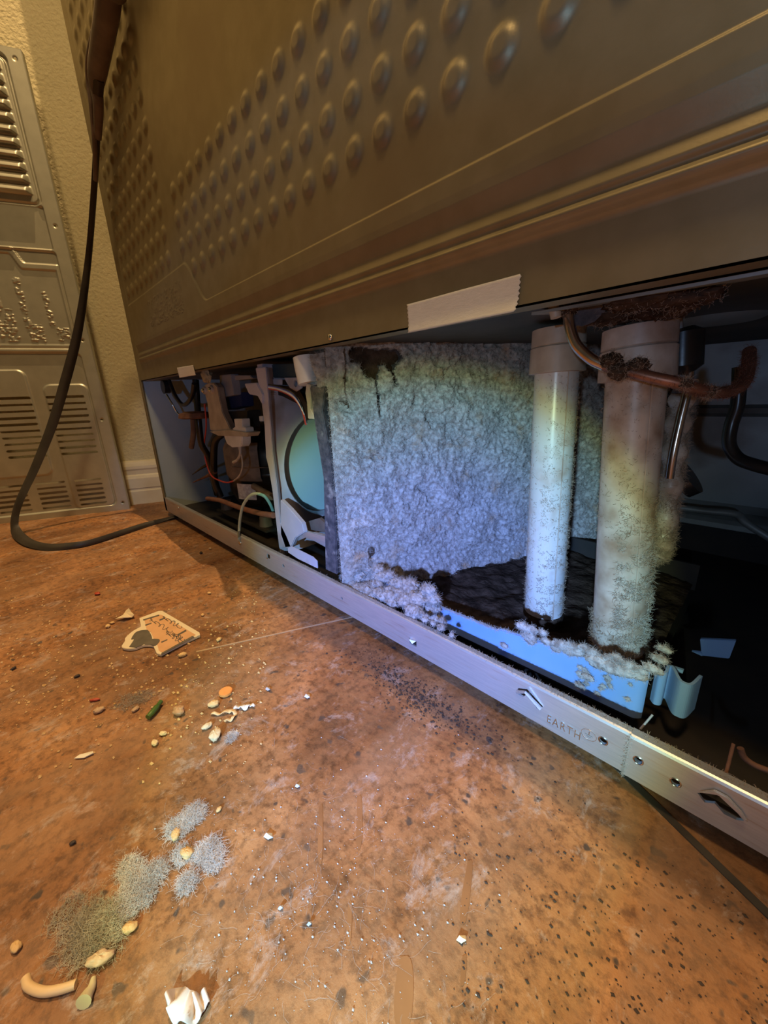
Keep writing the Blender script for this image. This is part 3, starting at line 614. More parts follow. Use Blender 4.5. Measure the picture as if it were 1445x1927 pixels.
# foot of the shroud: gusset, bracket tongue
MB().prism([P(a, b, y=.014) for a, b in [(527, 940), (545, 958), (568, 985), (572, 1002), (556, 1012), (548, 1030), (538, 1034), (528, 1005)]], (0, .006, 0)).build('shroud_gusset', 'shroud', fs, bevel=.001)
MB().prism([P(a, b, y=.004) for a, b in [(541, 1032), (548, 1028), (588, 1048), (596, 1056), (597, 1070), (560, 1052), (542, 1040)]], (0, .0015, 0)).build('bracket_tongue', 'shroud', fs, bevel=.0005)
MB().prism([P(a, b, y=.02) for a, b in [(556, 1006), (590, 1002), (612, 1008), (612, 1030), (590, 1018), (574, 1012), (560, 1018)]], (0, .004, 0)).prism([P(a, b, y=.018) for a, b in [(553, 992), (560, 990), (575, 1000), (612, 1010), (612, 1018), (575, 1008), (560, 1002)]], (0, .004, 0)).build('foot_latch', 'rail', fs, bevel=.0005)
MB().prism([P(a, b, y=.030) for a, b in [(567, 985), (600, 975), (612, 985), (612, 1002), (580, 1000)]], (0, .004, 0)).build('foot_clip', 'sleeve', fs)
# dark top housing, light tabs with slots
MB().prism([P(a, b, y=.030) for a, b in [(484, 686), (560, 684), (566, 708), (500, 712), (486, 705)]], (0, .03, 0)).build('top_housing', mat('dark_teal_plastic', (.03, .06, .08), None, rough=.5), fs, bevel=.001)
MB().prism([P(a, b, y=.028) for a, b in [(503, 712), (529, 714), (529, 724), (504, 722)]], (0, .002, 0)).build('clip_tab', 'shroud', fs, bevel=.0004)
tab = MB().prism([P(a, b, y=.028) for a, b in [(534, 711), (566, 710), (567, 730), (557, 737), (545, 730), (540, 722)]], (0, .002, 0)).build('clip_tab', 'shroud', fs, bevel=.0004)
c_ = P(556, 722, y=.028); cut(tab, [MB().tube([c_ + [0, -.01, 0], c_ + [0, .01, 0]], .0035, 14).build('c', 'dark')])
MB().prism([P(a, b, y=.034) for a, b in [(500, 725), (560, 728), (578, 760), (578, 790), (560, 760), (530, 745), (505, 740)]], (0, .01, 0)).build('dark_backing', 'dark', fs)
# white capacitor and its cream strip
MB().tube([P(574, 672, y=.012), P(577, 690, y=.012), P(583, 722, y=.012)], [.0115, .0115, .011], 24).build('capacitor', 'white', FR, True)
MB().prism([P(a, b, y=.008) for a, b in [(576, 722), (584, 724), (584, 770), (594, 789), (579, 788), (577, 757), (574, 740)]], (0, .004, 0)).build('cream_clip', 'cream', FR, bevel=.0006)
for k, (m_, dy) in enumerate((('white', 0), ('red', 2.6), ('blue', -2.4), ('white', 1.2), ('black', -4))):
    tube('lead_wire', [P(505, 728 + dy, y=.016), P(528, 733 + dy, y=.012), P(552, 745 + dy * 1.2, y=.010), P(568, 768 + dy, y=.010), P(576, 798 + dy * .5, y=.014)], .0011, m_, FR, 8)

# --- compressor
cp = empty('compressor', (0, 0, 0)); cp.parent = FR; cc = np.array([.235, .132, 0])
def lathe(c, prf, n=40):
    V = [(c[0] + r * math.cos(2 * math.pi * k / n), c[1] + r * math.sin(2 * math.pi * k / n), z) for r, z in prf for k in range(n)]
    return MB().add(V, [(i * n + k, i * n + (k + 1) % n, (i + 1) * n + (k + 1) % n, (i + 1) * n + k) for i in range(len(prf) - 1) for k in range(n)])
lathe(cc, [(.0, .185), (.03, .184), (.055, .178), (.074, .162), (.082, .140), (.083, .112), (.085, .110), (.085, .105), (.083, .103), (.082, .075), (.072, .052), (.04, .040), (0, .038)]).build('compressor_shell', 'black', cp, True)
MB().box((cc[0] - .09, cc[1] - .085, .026), (cc[0] + .10, cc[1] + .085, .030)).build('mounting_plate', 'dark', cp, bevel=.001)
for sx, sy in ((-1, -1), (1, -1), (-1, 1), (1, 1)):
    MB().tube([(cc[0] + sx * .075, cc[1] + sy * .07, .030), (cc[0] + sx * .075, cc[1] + sy * .07, .046)], [.011, .009], 14).build('rubber_foot', 'sleeve', cp, True)
# brown dusty relay cover facing the opening
def shellp(a, z, r=.086): return np.array([cc[0] + r * math.cos(a), cc[1] + r * math.sin(a), z])
a0 = math.radians(-68)
V = [shellp(a0 + t, z, .090 - .006 * abs(u) ** 3) for z, u in ((.098, 1), (.106, .5), (.135, 0), (.150, .4), (.160, 1)) for t in np.linspace(-.42, .40, 9)]
obj('relay_cover', V, [(i * 9 + k, i * 9 + k + 1, (i + 1) * 9 + k + 1, (i + 1) * 9 + k) for i in range(4) for k in range(8)], mat('dusty_relay_cover', (.12, .10, .09), (.22, .18, .15), 60, .6), cp)
V = [shellp(math.radians(-66) + t, z, .0865) for z in (.068, .094) for t in np.linspace(-.20, .22, 7)]
obj('rating_label', V, [(k, k + 1, 7 + k + 1, 7 + k) for k in range(6)], 'label', cp)
tube('compressor_seam_wire', [P(430, 877, y=.045), P(455, 881, y=.045), P(490, 880, y=.05), P(505, 880, y=.06)], .0008, 'sleeve', cp)
# starter bracket in cream plastic with two bolts, socket and plug
sb = empty('starter_bracket', (0, 0, 0)); sb.parent = FR
by = .030
MB().prism([P(a, b, y=by) for a, b in [(383, 725), (392, 720), (402, 720), (409, 727), (412, 745), (418, 775), (430, 800), (436, 812), (420, 816), (395, 810), (393, 790), (390, 760), (386, 745)]], (-.01, .014, 0)).build('bracket_arm', 'cream', sb, bevel=.0015)
MB().prism([P(a, b, y=by - .002) for a, b in [(393, 812), (430, 808), (468, 814), (464, 822), (410, 820)]], (0, .018, 0)).build('bracket_shelf', 'cream', sb, bevel=.0008)
for px, py in ((384, 735), (397, 733)):
    p = P(px, py, y=by - .002); b1 = MB().tube([p + [0, .006, 0], p, p + [0, -.001, 0]], [.0058, .0058, .005], 18).build('bolt_washer', 'cream', sb, True)
    MB().tube([p, p + [0, -.003, 0], p + [0, -.0045, 0]], [.0036, .0034, .001], 10).build('bolt_head', 'chrome', b1, True)
MB().prism([P(a, b, y=by) for a, b in [(440, 788), (455, 788), (456, 803), (462, 805), (463, 815), (440, 815), (437, 806), (442, 803)]], (0, .012, 0)).build('plug_housing', 'white', sb, bevel=.0008)
MB().prism([P(a, b, y=by) for a, b in [(420, 818), (455, 816), (455, 836), (452, 841), (436, 842), (427, 836)]], (0, .014, 0)).build('socket_block', 'white', sb, bevel=.0012)
MB().prism([P(a, b, y=.045) for a, b in [(416, 775), (466, 772), (466, 815), (430, 812)]], (0, .02, 0)).build('relay_body', 'dark', sb, bevel=.001)
MB().prism([P(a, b, y=.045) for a, b in [(413, 706), (434, 704), (440, 743), (418, 748), (414, 735)]], (0, .012, 0)).build('grey_connector', 'grey', FR, bevel=.0008)
MB().prism([P(a, b, y=.05) for a, b in [(437, 706), (470, 706), (476, 712), (440, 716)]], (0, .012, 0)).build('control_lid', 'grey', FR, bevel=.0008)
MB().prism([P(a, b, y=.055) for a, b in [(420, 748), (452, 738), (455, 765), (424, 772)]], (0, .02, 0)).build('dark_connector', mat('navy_plastic', (.03, .04, .12), None, rough=.5), FR, bevel=.001)
MB().prism([P(a, b, y=.05) for a, b in [(487, 783), (494, 783), (494, 793), (488, 793)]], (0, .006, 0)).build('white_tab', 'white', FR, bevel=.0005)
tube('white_wire', [P(452, 840, y=.035), P(452, 855, y=.033), P(446, 866, y=.031), P(439, 870, y=.03)], .0022, 'pvcd', FR)
tube('white_wire', [P(449, 842, y=.035), P(455, 860, y=.034), P(456, 880, y=.033), P(450, 896, y=.033), P(440, 905, y=.034)], .0013, 'pvcd', FR)
tube('red_wire', [P(440, 905, y=.034), P(428, 908, y=.034), P(415, 905, y=.034), P(398, 895, y=.034), P(388, 870, y=.034), P(384, 840, y=.034), P(388, 800, y=.034), P(385, 760, y=.034)], .0012, 'red', FR)
# foam wad, dark wiring loom with bright glints, rusty band
parts = clump('foam_wad', P(388, 706, y=.012), (.012, .006, .010), 120, m='brownfibre', mb=mat('yellow_foam', (.45, .40, .24), (.28, .24, .15), 120, .9), L=.002)
join_into('foam_wad', parts, FR)
tube('black_hose', [P(368, 715, y=.04), P(371, 760, y=.035), P(374, 795, y=.03), P(379, 835, y=.03), P(392, 860, y=.04), P(400, 900, y=.05), P(408, 930, y=.06)], .0052, 'black', FR, 14)
tube('black_hose', [P(420, 815, y=.05), P(405, 830, y=.045), P(402, 862, y=.045), P(404, 905, y=.045), P(415, 935, y=.05)], .006, 'black', FR, 14)
tube('looped_wire', [P(318, 716, y=.03), P(330, 745, y=.03), P(345, 762, y=.03), P(360, 748, y=.03), P(365, 722, y=.03)], .0035, 'black', FR)
c_ = P(367, 781, y=.03); MB().tube([c_ + [0, 0, -.006], c_ + [0, 0, -.004], c_ + [0, 0, .003], c_ + [0, 0, .006]], [.020, .026, .024, .014], 26).build('rusty_cap', 'rust', FR, True)
tube('rusty_tail', [P(363, 788, y=.03), P(364, 815, y=.03), P(360, 842, y=.03)], .0045, mat('brown_tape', (.12, .08, .06), (.2, .14, .1), 80, .8), FR)
tube('steel_rod', [P(313, 742, y=.03), P(325, 762, y=.035), P(333, 776, y=.04), P(345, 786, y=.045)], .0016, 'chrome', FR, 8)
c_ = P(306, 728, y=.02); MB().tube([c_, c_ + [0, .01, 0]], .012, 18).build('rubber_bung', 'black', FR, True)
tube('cable_tie_tail', [P(400, 870, y=.05), P(380, 880, y=.04), P(362, 893, y=.034)], [.004 - .0004 * i / 2 for i in range(17)], 'black', FR)
tube('cable_tie_tail', [P(405, 888, y=.045), P(385, 898, y=.04), P(363, 908, y=.034)], [.004 - .0004 * i / 2 for i in range(17)], 'rust', FR)
tube('copper_line', [P(390, 938, y=.03), P(415, 942, y=.026), P(450, 955, y=.022), P(485, 965, y=.02), P(515, 970, y=.018)], .0038, mat('dull_copper', (.30, .14, .10), (.22, .10, .07), 60, .5, .3), FR)
tube('brown_hose', [P(478, 915, y=.05), P(495, 925, y=.045), P(512, 935, y=.04)], .005, 'sleeve', FR)
# earth wire from rail to the shroud
tube('earth_wire', [P(450, 1016, y=-.003), P(450, 1000, y=.002), P(452, 975, y=.004), P(458, 950, y=.006), P(472, 932, y=.010), P(486, 929, y=.014), P(498, 934, y=.018)], .0020, mat('pale_green_wire', (.50, .58, .48), None, rough=.45), FR)
tube('earth_wire_end', [P(486, 929, y=.014), P(498, 934, y=.018), P(508, 948, y=.024), P(514, 962, y=.03)], .0021, mat('teal_insulation', (.18, .42, .46), None, rough=.45), FR)
p = P(452, 1021, y=-.003); MB().tube([P(450, 1000, y=.0), P(450, 1012, y=-.003)], .0024, 10).build('crimp_terminal', 'chrome', FR, True)
# dark odds under the compressor
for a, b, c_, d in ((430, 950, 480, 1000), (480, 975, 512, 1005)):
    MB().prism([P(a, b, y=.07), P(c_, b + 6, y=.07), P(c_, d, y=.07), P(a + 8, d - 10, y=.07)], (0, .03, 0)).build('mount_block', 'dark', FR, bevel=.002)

# ============================================================ TAPE STRIPS
def tape(name, q, label, w0=.0002, curlz=0):
    tl, tr, br, bl = [P(*a, y=-.0016) for a in q]; nu, nv = 60, 14; V = []
    for j in range(nv + 1):
        for i in range(nu + 1):
            u, v = i / nu, j / nv; p = (tl * (1 - u) + tr * u) * (1 - v) + (bl * (1 - u) + br * u) * v
            if i == nu: p = p + np.array([.0010 * ((j % 2) - .5), 0, 0])
            if i == 0: p = p + np.array([.0007 * ((j % 2) - .5), 0, 0])
            p[1] -= curlz * max(0, v - .55) ** 2 * (0.6 + u) - .0002 * math.sin(9 * u)
            V.append(p)
    o = obj(name, V, np.array([(j * (nu + 1) + i, j * (nu + 1) + i + 1, (j + 1) * (nu + 1) + i + 1, (j + 1) * (nu + 1) + i) for j in range(nv) for i in range(nu)]), 'tape')
    md = o.modifiers.new('t', 'SOLIDIFY'); md.thickness = .0002; return o
tag(tape('masking_tape', [(766, 573), (980, 515), (973, 588), (770, 627)], 'long pale strip of paper tape across the lower edge of the steel back', curlz=.010), 'long pale strip of paper tape across the lower edge of the steel back', 'tape', 'tape strips on the back panel')
tag(tape('masking_tape', [(333, 692), (363, 687), (368, 706), (338, 711)], '', curlz=.0), 'tiny torn piece of pale tape at the far left lower edge of the back', 'tape', 'tape strips on the back panel')

# ============================================================ LEANING COVER
KO = np.array([-.1288, -.0412, 0]); W_, H_ = .56, .789
us = np.concatenate([np.arange(-W_, -.34, .004), np.arange(-.34, -.03, .0016), np.arange(-.03, .0005, .0008)]); vs = np.arange(0.001, H_, .00102)
U, V_ = np.meshgrid(us, vs); h = np.zeros_like(U)
def rbox(u0, u1, v0, v1, e=.003, r=.012):
    cu_, cv = (u0 + u1) / 2, (v0 + v1) / 2; dx = np.abs(U - cu_) - ((u1 - u0) / 2 - r); dy = np.abs(V_ - cv) - ((v1 - v0) / 2 - r)
    sd = np.hypot(np.maximum(dx, 0), np.maximum(dy, 0)) + np.minimum(np.maximum(dx, dy), 0) - r
    return 1 - sstep(-e, 0, sd)
h += -.004 * rbox(-W_ - .1, -.0200, .012, .3270, .0025) - .004 * rbox(-W_ - .1, -.0200, .331, .500, .0025, .008)
h += -.004 * rbox(-W_ - .1, -.0225, .500, .570, .0025, .004)
h += -.0045 * rbox(-W_ - .1, -.0220, .568, .781, .0022, .012) + .003 * rbox(-W_ - .1, -.0265, .572, .776, .002, .010)
# stepped text field
st = np.where(U > -.072, .4785, .5020); fld = (1 - sstep(-.002, .001, V_ - (.4780 + .024 * (1 - sstep(-.088, -.072, U))))) * sstep(.333, .340, V_); h += .0022 * fld * sstep(-.0, .004, -.0215 - U)
h += -.0022 * (1 - sstep(-.0015, .001, V_ - (.4680 + .024 * (1 - sstep(-.094, -.078, U))))) * sstep(.335, .342, V_) * sstep(0, .004, -.026 - U)
# stepped field around lower slots
h += .0025 * rbox(-W_ - .1, -.1180, .090, .2960, .003, .014) + .0025 * rbox(-.0985, -.0225, .012, .2680, .003, .014)
# illegible stamped text columns
colm = np.zeros_like(U)
for u0, u1, v0, v1 in ((-.060, -.052, .37, .435), (-.051, -.030, .347, .37), (-.098, -.088, .37, .455), (-.095, -.072, .345, .375), (-.14, -.125, .35, .46), (-.13, -.11, .345, .40), (-.19, -.17, .35, .46), (-.25, -.22, .35, .46)): colm = np.maximum(colm, (U > u0) & (U < u1) & (V_ > v0) & (V_ < v1))
h += colm * .0016 * (fbm(U * 230, V_ * 330, 2) > .56)
# louvres
for k in range(11):
    v0 = .5845 + .0172 * k; t = (V_ - v0) / .0125
    a = sstep(-W_ - .1, -W_, U) * (1 - sstep(-.040, -.0335, U)); a = np.where(U < -.30, sstep(-.36, -.35, -U - .0) * 0 + (U < -.31) * 0, a)
    h += a * .0110 * np.where((t > 0) & (t < 1), np.sqrt(np.clip(1 - t ** 2, 0, 1)) * sstep(0, .10, t), 0)
# slots cut clean through
keep = np.ones((U.shape[0] - 1, U.shape[1] - 1), bool); uc = (U[1:, 1:] + U[:-1, :-1]) / 2; vc = (V_[1:, 1:] + V_[:-1, :-1]) / 2
def slot(u0, u1, v, r=.0023):
    global keep
    d = np.hypot(np.maximum(np.maximum(u0 + r - uc, uc - (u1 - r)), 0), vc - v); keep &= ~(d < r)
for k in range(10):
    v = .243 - .01245 * k; slot(-.0965, -.0325, v); slot(-.183, -.1205, v); slot(-.27, -.205, v); slot(-.36, -.295, v); slot(-.45, -.385, v)
for k in range(6):
    v = .0735 - .0104 * k; slot(-.088, -.0395, v); slot(-.155, -.105, v); slot(-.225, -.172, v); slot(-.295, -.24, v); slot(-.37, -.31, v)
for (u, v) in ((-.0113, .775), (-.0113, .540), (-.0118, .348), (-.0118, .196), (-.0100, .0170)):
    d = np.hypot(uc - u, vc - v); keep &= ~(d < .0021); h -= .001 * (1 - sstep(.002, .004, np.hypot(U - u, V_ - v)))
pt = KO + U[..., None] * WD + h[..., None] * WN; pt[..., 2] = V_
cv = empty('appliance_cover', tuple(KO)); tag(cv, 'silver sheet steel appliance cover with louvres and slots leaning against the wall', 'metal cover')
g = grid('cover_sheet', pt[..., 0], pt[..., 1], pt[..., 2], 'cover', None, keep); under(g, cv)
a = KO + WD * .0; q = MB(); q.prism([a + [0, 0, .001], a + [0, 0, H_], a - WN * .012 + [0, 0, H_], a - WN * .012 + [0, 0, .001]], -WD * .0008)
b = KO - WD * W_; q.prism([a + [0, 0, H_], b + [0, 0, H_], b - WN * .012 + [0, 0, H_], a - WN * .012 + [0, 0, H_]], (0, 0, -.0008)); q.prism([a, b, b - WN * .012, a - WN * .012], (0, 0, .0009))
under(q.build('cover_rim', 'cover'), cv)

# ============================================================ POWER CORD
ce = empty('power_cord', tuple(P(100, 1029, z=.004))); tag(ce, 'black flat power cord hanging in front of the wall and curving over the floor', 'power cord')
def off_wall(px, py, d):
    r_ = RR @ np.array([px - CX, py - CY, F]); o_ = KO + WN * d; return CAM + r_ * (((o_ - CAM) @ WN) / (r_ @ WN))
path = [P(a, b, y=y) for a, b, y in ((186, 150, -.020), (184, 190, -.020), (182, 240, -.020), (181, 290, -.021), (176, 370, -.024))] + [off_wall(*q) for q in ((168, 470, .090), (157, 560, .080), (143, 640, .075), (122, 720, .072), (98, 800, .075), (66, 880, .085), (38, 940, .098), (28, 975, .102))]
pz = [P(a, b, z=z) for a, b, z in ((30, 1000, .010), (52, 1020, .0055), (90, 1030, .004), (130, 1029, .004), (170, 1022, .004), (230, 1003, .004), (290, 983, .004), (334, 972, .004))]
path = smooth_path(path + pz, 8); path = [np.array(p) for p in path]
wd = np.interp(range(len(path)), [0, 20, 60, len(path) - 64, len(path) - 40, len(path)], [.0050, .0052, .0066, .0078, .0066, .0046])
# flat three-core section, slowly twisting
V = []; Fc = []; n = 14; m = len(path); T = [path[min(i + 1, m - 1)] - path[max(i - 1, 0)] for i in range(m)]; T = [t / np.linalg.norm(t) for t in T]
for i, p in enumerate(path):
    vdir = CAM - p; vdir /= np.linalg.norm(vdir); s_ = np.cross(T[i], vdir); s_ /= np.linalg.norm(s_); tw = .9 * math.sin(i * .05) + (0 if i < m - 60 else 1.0 * math.sin((i - m + 60) * .12)); c2 = np.cross(s_, T[i]); s2 = s_ * math.cos(tw) + c2 * math.sin(tw); c3 = np.cross(s2, T[i])
    for k in range(n):
        a = 2 * math.pi * k / n; rr2 = 1 + .12 * math.cos(4 * a); q = p + wd[i] * rr2 * math.cos(a) * s2 + .0030 * rr2 * math.sin(a) * c3; q[2] = max(q[2], .0004); V.append(q)
Fc = [(i * n + k, i * n + (k + 1) % n, (i + 1) * n + (k + 1) % n, (i + 1) * n + k) for i in range(m - 1) for k in range(n)] + [tuple(range(n)), tuple((m - 1) * n + k for k in range(n))]
under(MB().add(V, Fc).build('cord', 'cord', None, True), ce)
sl = smooth_path([P(212, -90, y=-.020) + [.02, .002, .75], P(212, -90, y=-.020) + [.01, .002, .30]] + [P(a, b, y=-.020) for a, b in ((212, -90), (207, -40), (202, 20), (192, 80), (182, 140), (181, 165), (185, 200), (184, 260))], 6)
under(MB().tube(sl, list(np.interp(range(len(sl)), [0, 11, 16, 34, 46, len(sl) - 1], [.004, .004, .0125, .0105, .0065, .0045])), 14).build('plastic_sleeve', 'sleeve', None, True), ce)
under(tube('thin_lead', [P(a, b, y=-.024) for a, b in ((176, 60), (166, 110), (166, 150), (172, 200), (178, 270), (180, 340))], .0030, 'sleeve'), ce)

# ============================================================ DEBRIS ON THE FLOOR
def flat(name, pix, z0, th, m, bevel=.0003, tilt=None):
    q = [P(a, b, z=z0) for a, b in pix]; return MB().prism(q, (0, 0, th)).build(name, m, bevel=bevel)
# die-cut fridge magnet lying face up
mg = empty('fridge_magnet', tuple(P(300, 1200, z=0))); tag(mg, 'cream die-cut souvenir magnet with tan face and dark script lying on the floor', 'magnet')
def bez(pts, n=5): return [(p[0], p[1]) for p in smooth_path([(a, b, 0) for a, b in pts], n)]
outl = [(263, 1167), (300, 1153), (306, 1153), (376, 1194), (377, 1199), (345, 1214), (322, 1226), (303, 1236), (296, 1234), (290, 1220)] + bez([(289, 1219), (278, 1218), (268, 1219), (255, 1224), (240, 1225), (230, 1221), (236, 1210), (237, 1204), (250, 1192), (266, 1183)]) + [(266, 1180)]
under(flat('magnet_backing', outl, .0006, .0026, mat('cream_card', (.74, .62, .42), None, rough=.6)), mg)
under(flat('magnet_face', [(272, 1168), (300, 1157), (305, 1158), (368, 1195), (345, 1208), (306, 1228), (299, 1225), (296, 1214), (300, 1205), (290, 1204), (284, 1190), (276, 1186)], .0032, .0003, mat('tan_print', (.62, .34, .16), (.70, .40, .20), 60, .5), 0), mg)
dk = mat('dark_print', (.09, .075, .055), (.13, .11, .08), 80, .6)
under(flat('dark_patch', bez([(243, 1218), (252, 1204), (247, 1203), (256, 1190), (272, 1186), (280, 1188), (286, 1203), (272, 1212), (256, 1219)]), .0032, .0004, dk, 0), mg)
under(flat('dark_patch', bez([(272, 1213), (280, 1204), (298, 1203), (300, 1208), (292, 1215), (282, 1213)]), .0034, .0004, dk, 0), mg)
for q in ([(269, 1166), (299, 1157), (300, 1159), (270, 1168)], [(304, 1229), (303, 1233), (366, 1199), (362, 1197)], [(273, 1176), (285, 1172), (285, 1174), (274, 1178)], [(300, 1166), (311, 1162), (311, 1164), (300, 1169)], [(334, 1194), (350, 1185), (351, 1188), (336, 1196)], [(303, 1208), (315, 1203), (315, 1205), (304, 1210)]):
    under(MB().prism([P(a, b, z=.0034) for a, b in q], (0, 0, .0003)).build('printed_bar', dk), mg)
scr = MB(); random.seed(3)
for (ax_, ay, bx_, by_) in ((281, 1165, 322, 1188), (305, 1161, 340, 1180), (312, 1190, 342, 1208), (325, 1193, 345, 1204)):
    pts = [P(ax_ + (bx_ - ax_) * t + 3.2 * math.sin(t * 34), ay + (by_ - ay) * t + 3.6 * math.cos(t * 27), z=.0036) for t in np.linspace(0, 1, 44)]; scr.tube(pts, .00032, 4)
under(scr.build('script_lettering', dk), mg)
random.seed(9)
# lumps
def lump(name, px, py, r, m, label, cat, squash=(1, .8, .5), ang=0, group=None, seed=1):
    c = P(px, py, z=r * squash[2] * .8); U_, W_2 = np.meshgrid(np.linspace(0, 2 * math.pi, 25), np.linspace(.0, math.pi, 15)); r = r * .66; q = .62 + .75 * fbm(U_ * 1.9 + seed * 7, W_2 * 2.3 + seed, 4); q[:, -1] = q[:, 0]; q[:, -2] = (q[:, -3] + q[:, 0]) / 2; q[:, -2] = q[:, -2]; q[0] = q[0].mean(); q[-1] = q[-1].mean()
    x_ = r * squash[0] * q * np.sin(W_2) * np.cos(U_); y_ = r * squash[1] * q * np.sin(W_2) * np.sin(U_); z_ = r * squash[2] * q * np.cos(W_2)
    ca, sa = math.cos(ang), math.sin(ang); zz = c[2] + z_; zz += max(0, .0002 - zz.min())
    g = grid(name, c[0] + x_ * ca - y_ * sa, c[1] + x_ * sa + y_ * ca, zz, m); tag(g, label, cat, group); return g
orange = mat('carrot_orange', (.75, .25, .05), (.80, .32, .08), 90, .5)
c_ = P(425, 1304, z=.001); tag(MB().tube([c_, c_ + [0, 0, .0022]], [.0052, .0050], 18).build('carrot_slice', orange, bevel=.0003), 'bright orange round carrot slice lying on the floor', 'carrot slice')
tag(lump('pebble', 336, 1337, .0075, mat('tan_nut', (.42, .24, .13), (.52, .32, .18), 60, .5), '', ''), 'big tan oval nut lying between the green bean and the pasta crumbs', 'nut')
tag(tube('green_bean', [P(278, 1350, z=.003), P(290, 1337, z=.0032), P(303, 1320, z=.003)], [.0020] * 4 + [.0022] * 8 + [.0016] * 5, mat('bean_green', (.06, .13, .02), (.10, .2, .03), 60, .45)), 'short green bean piece on the dusty floor', 'bean')
rd = mat('dried_red', (.42, .05, .02), (.50, .09, .04), 60, .5)
lump('pepper_flake', 183, 1117, .0058, rd, 'dark red dried pepper chip far back near the leaning cover', 'food scrap', (1, .7, .35), .3, 'red scraps')
lump('pepper_flake', 178, 1317, .0050, rd, 'long red pepper sliver left of the green bean', 'food scrap', (1.2, .4, .3), 1.0, 'red scraps', 2)
pasta = mat('dry_pasta', (.74, .50, .24), (.80, .58, .32), 60, .45)
tag(tube('macaroni', [P(48, 1840, z=.002), P(54, 1856, z=.002), P(80, 1866, z=.002), P(112, 1862, z=.002), P(143, 1852, z=.002)], .0016, pasta, None, 14), 'long curved dry yellow pasta piece in the near left corner', 'pasta')
pale = mat('pale_sprout', (.72, .66, .42), (.66, .58, .34), 60, .45)
tag(tube('bean_sprout', [P(176, 1840, z=.001), P(172, 1858, z=.0015), P(164, 1872, z=.002), P(157, 1886, z=.0028)], list(np.linspace(.0009, .0028, 25)), pale, None, 12), 'pale sprout with a swollen end below the garlic clove', 'sprout')
lump('garlic_clove', 187, 1805, .0062, mat('clove_skin', (.60, .42, .26), (.68, .52, .34), 60, .45), 'tan pointed garlic clove at the foot of the grey dust', 'garlic clove', (1.25, .62, .5), 1.05)
# curled white peel
def curl(name, pix, z, amp, wdt, m, label, cat, th=.0004, n=10):
    pts = smooth_path([P(a, b, z=z) for a, b in pix], n); V = []; k = len(pts)
    for i, p in enumerate(pts):
        t = pts[min(i + 1, k - 1)] - pts[max(i - 1, 0)]; t /= np.linalg.norm(t) + 1e-9; s_ = np.array([-t[1], t[0], 0]); zz = amp * (.5 + .5 * math.sin(i * .55)); tl = .7 * math.sin(i * .4)
        wv = wdt * (.5 + .5 * math.sin(math.pi * min(1, (i + 2) / (k + 2))))
        for s in (-1, 0, 1): q = p + s_ * wv * s; q[2] = z + zz + wv * s * tl * .6 + (abs(s)) * wv * .35; q[2] = max(q[2], .0004); V.append(q)
    o = obj(name, V, np.array([(3 * i + j, 3 * i + j + 1, 3 * (i + 1) + j + 1, 3 * (i + 1) + j) for i in range(k - 1) for j in range(2)]), m); md = o.modifiers.new('t', 'SOLIDIFY'); md.thickness = th
    return tag(o, label, cat)
wp = mat('white_shell', (.82, .80, .76), (.70, .66, .62), 60, .5)
curl('curled_peel', [(440, 1336), (452, 1332), (462, 1334), (470, 1329), (479, 1331)], .001, .0015, .0016, wp, 'small white wavy curl at the end of the pasta crumbs', 'curl')
curl('onion_peel', [(318, 1895), (330, 1885), (345, 1900), (365, 1905), (378, 1895), (392, 1880)], .0006, .0025, .0042, mat('onion_skin', (.80, .78, .78), (.66, .50, .38), 40, .35), 'white glossy curled onion skin at the bottom edge of the photo', 'onion skin')
def torn(name, pix, z0, m, label, cat, th=.0006, group=None, up=.001):
    q = [P(a, b, z=z0 + (up if i % 2 else 0)) for i, (a, b) in enumerate(pix)]; c = sum(q) / len(q) + [0, 0, up * .6]
    V = q + [c]; n = len(q); o = obj(name, V, [(i, (i + 1) % n, n) for i in range(n)], m, None, False); md = o.modifiers.new('t', 'SOLIDIFY'); md.thickness = th; return tag(o, label, cat, group)
torn('torn_paper', [(217, 1165), (228, 1162), (238, 1149), (243, 1145), (246, 1152), (253, 1157), (249, 1162), (232, 1163)], .002, mat('cream_scrap', (.74, .60, .38), None, rough=.7), 'cream torn paper scrap just behind the souvenir magnet', 'paper scrap', up=.0025)
gold = mat('golden_crumb', (.62, .38, .14), (.74, .50, .24), 90, .7)
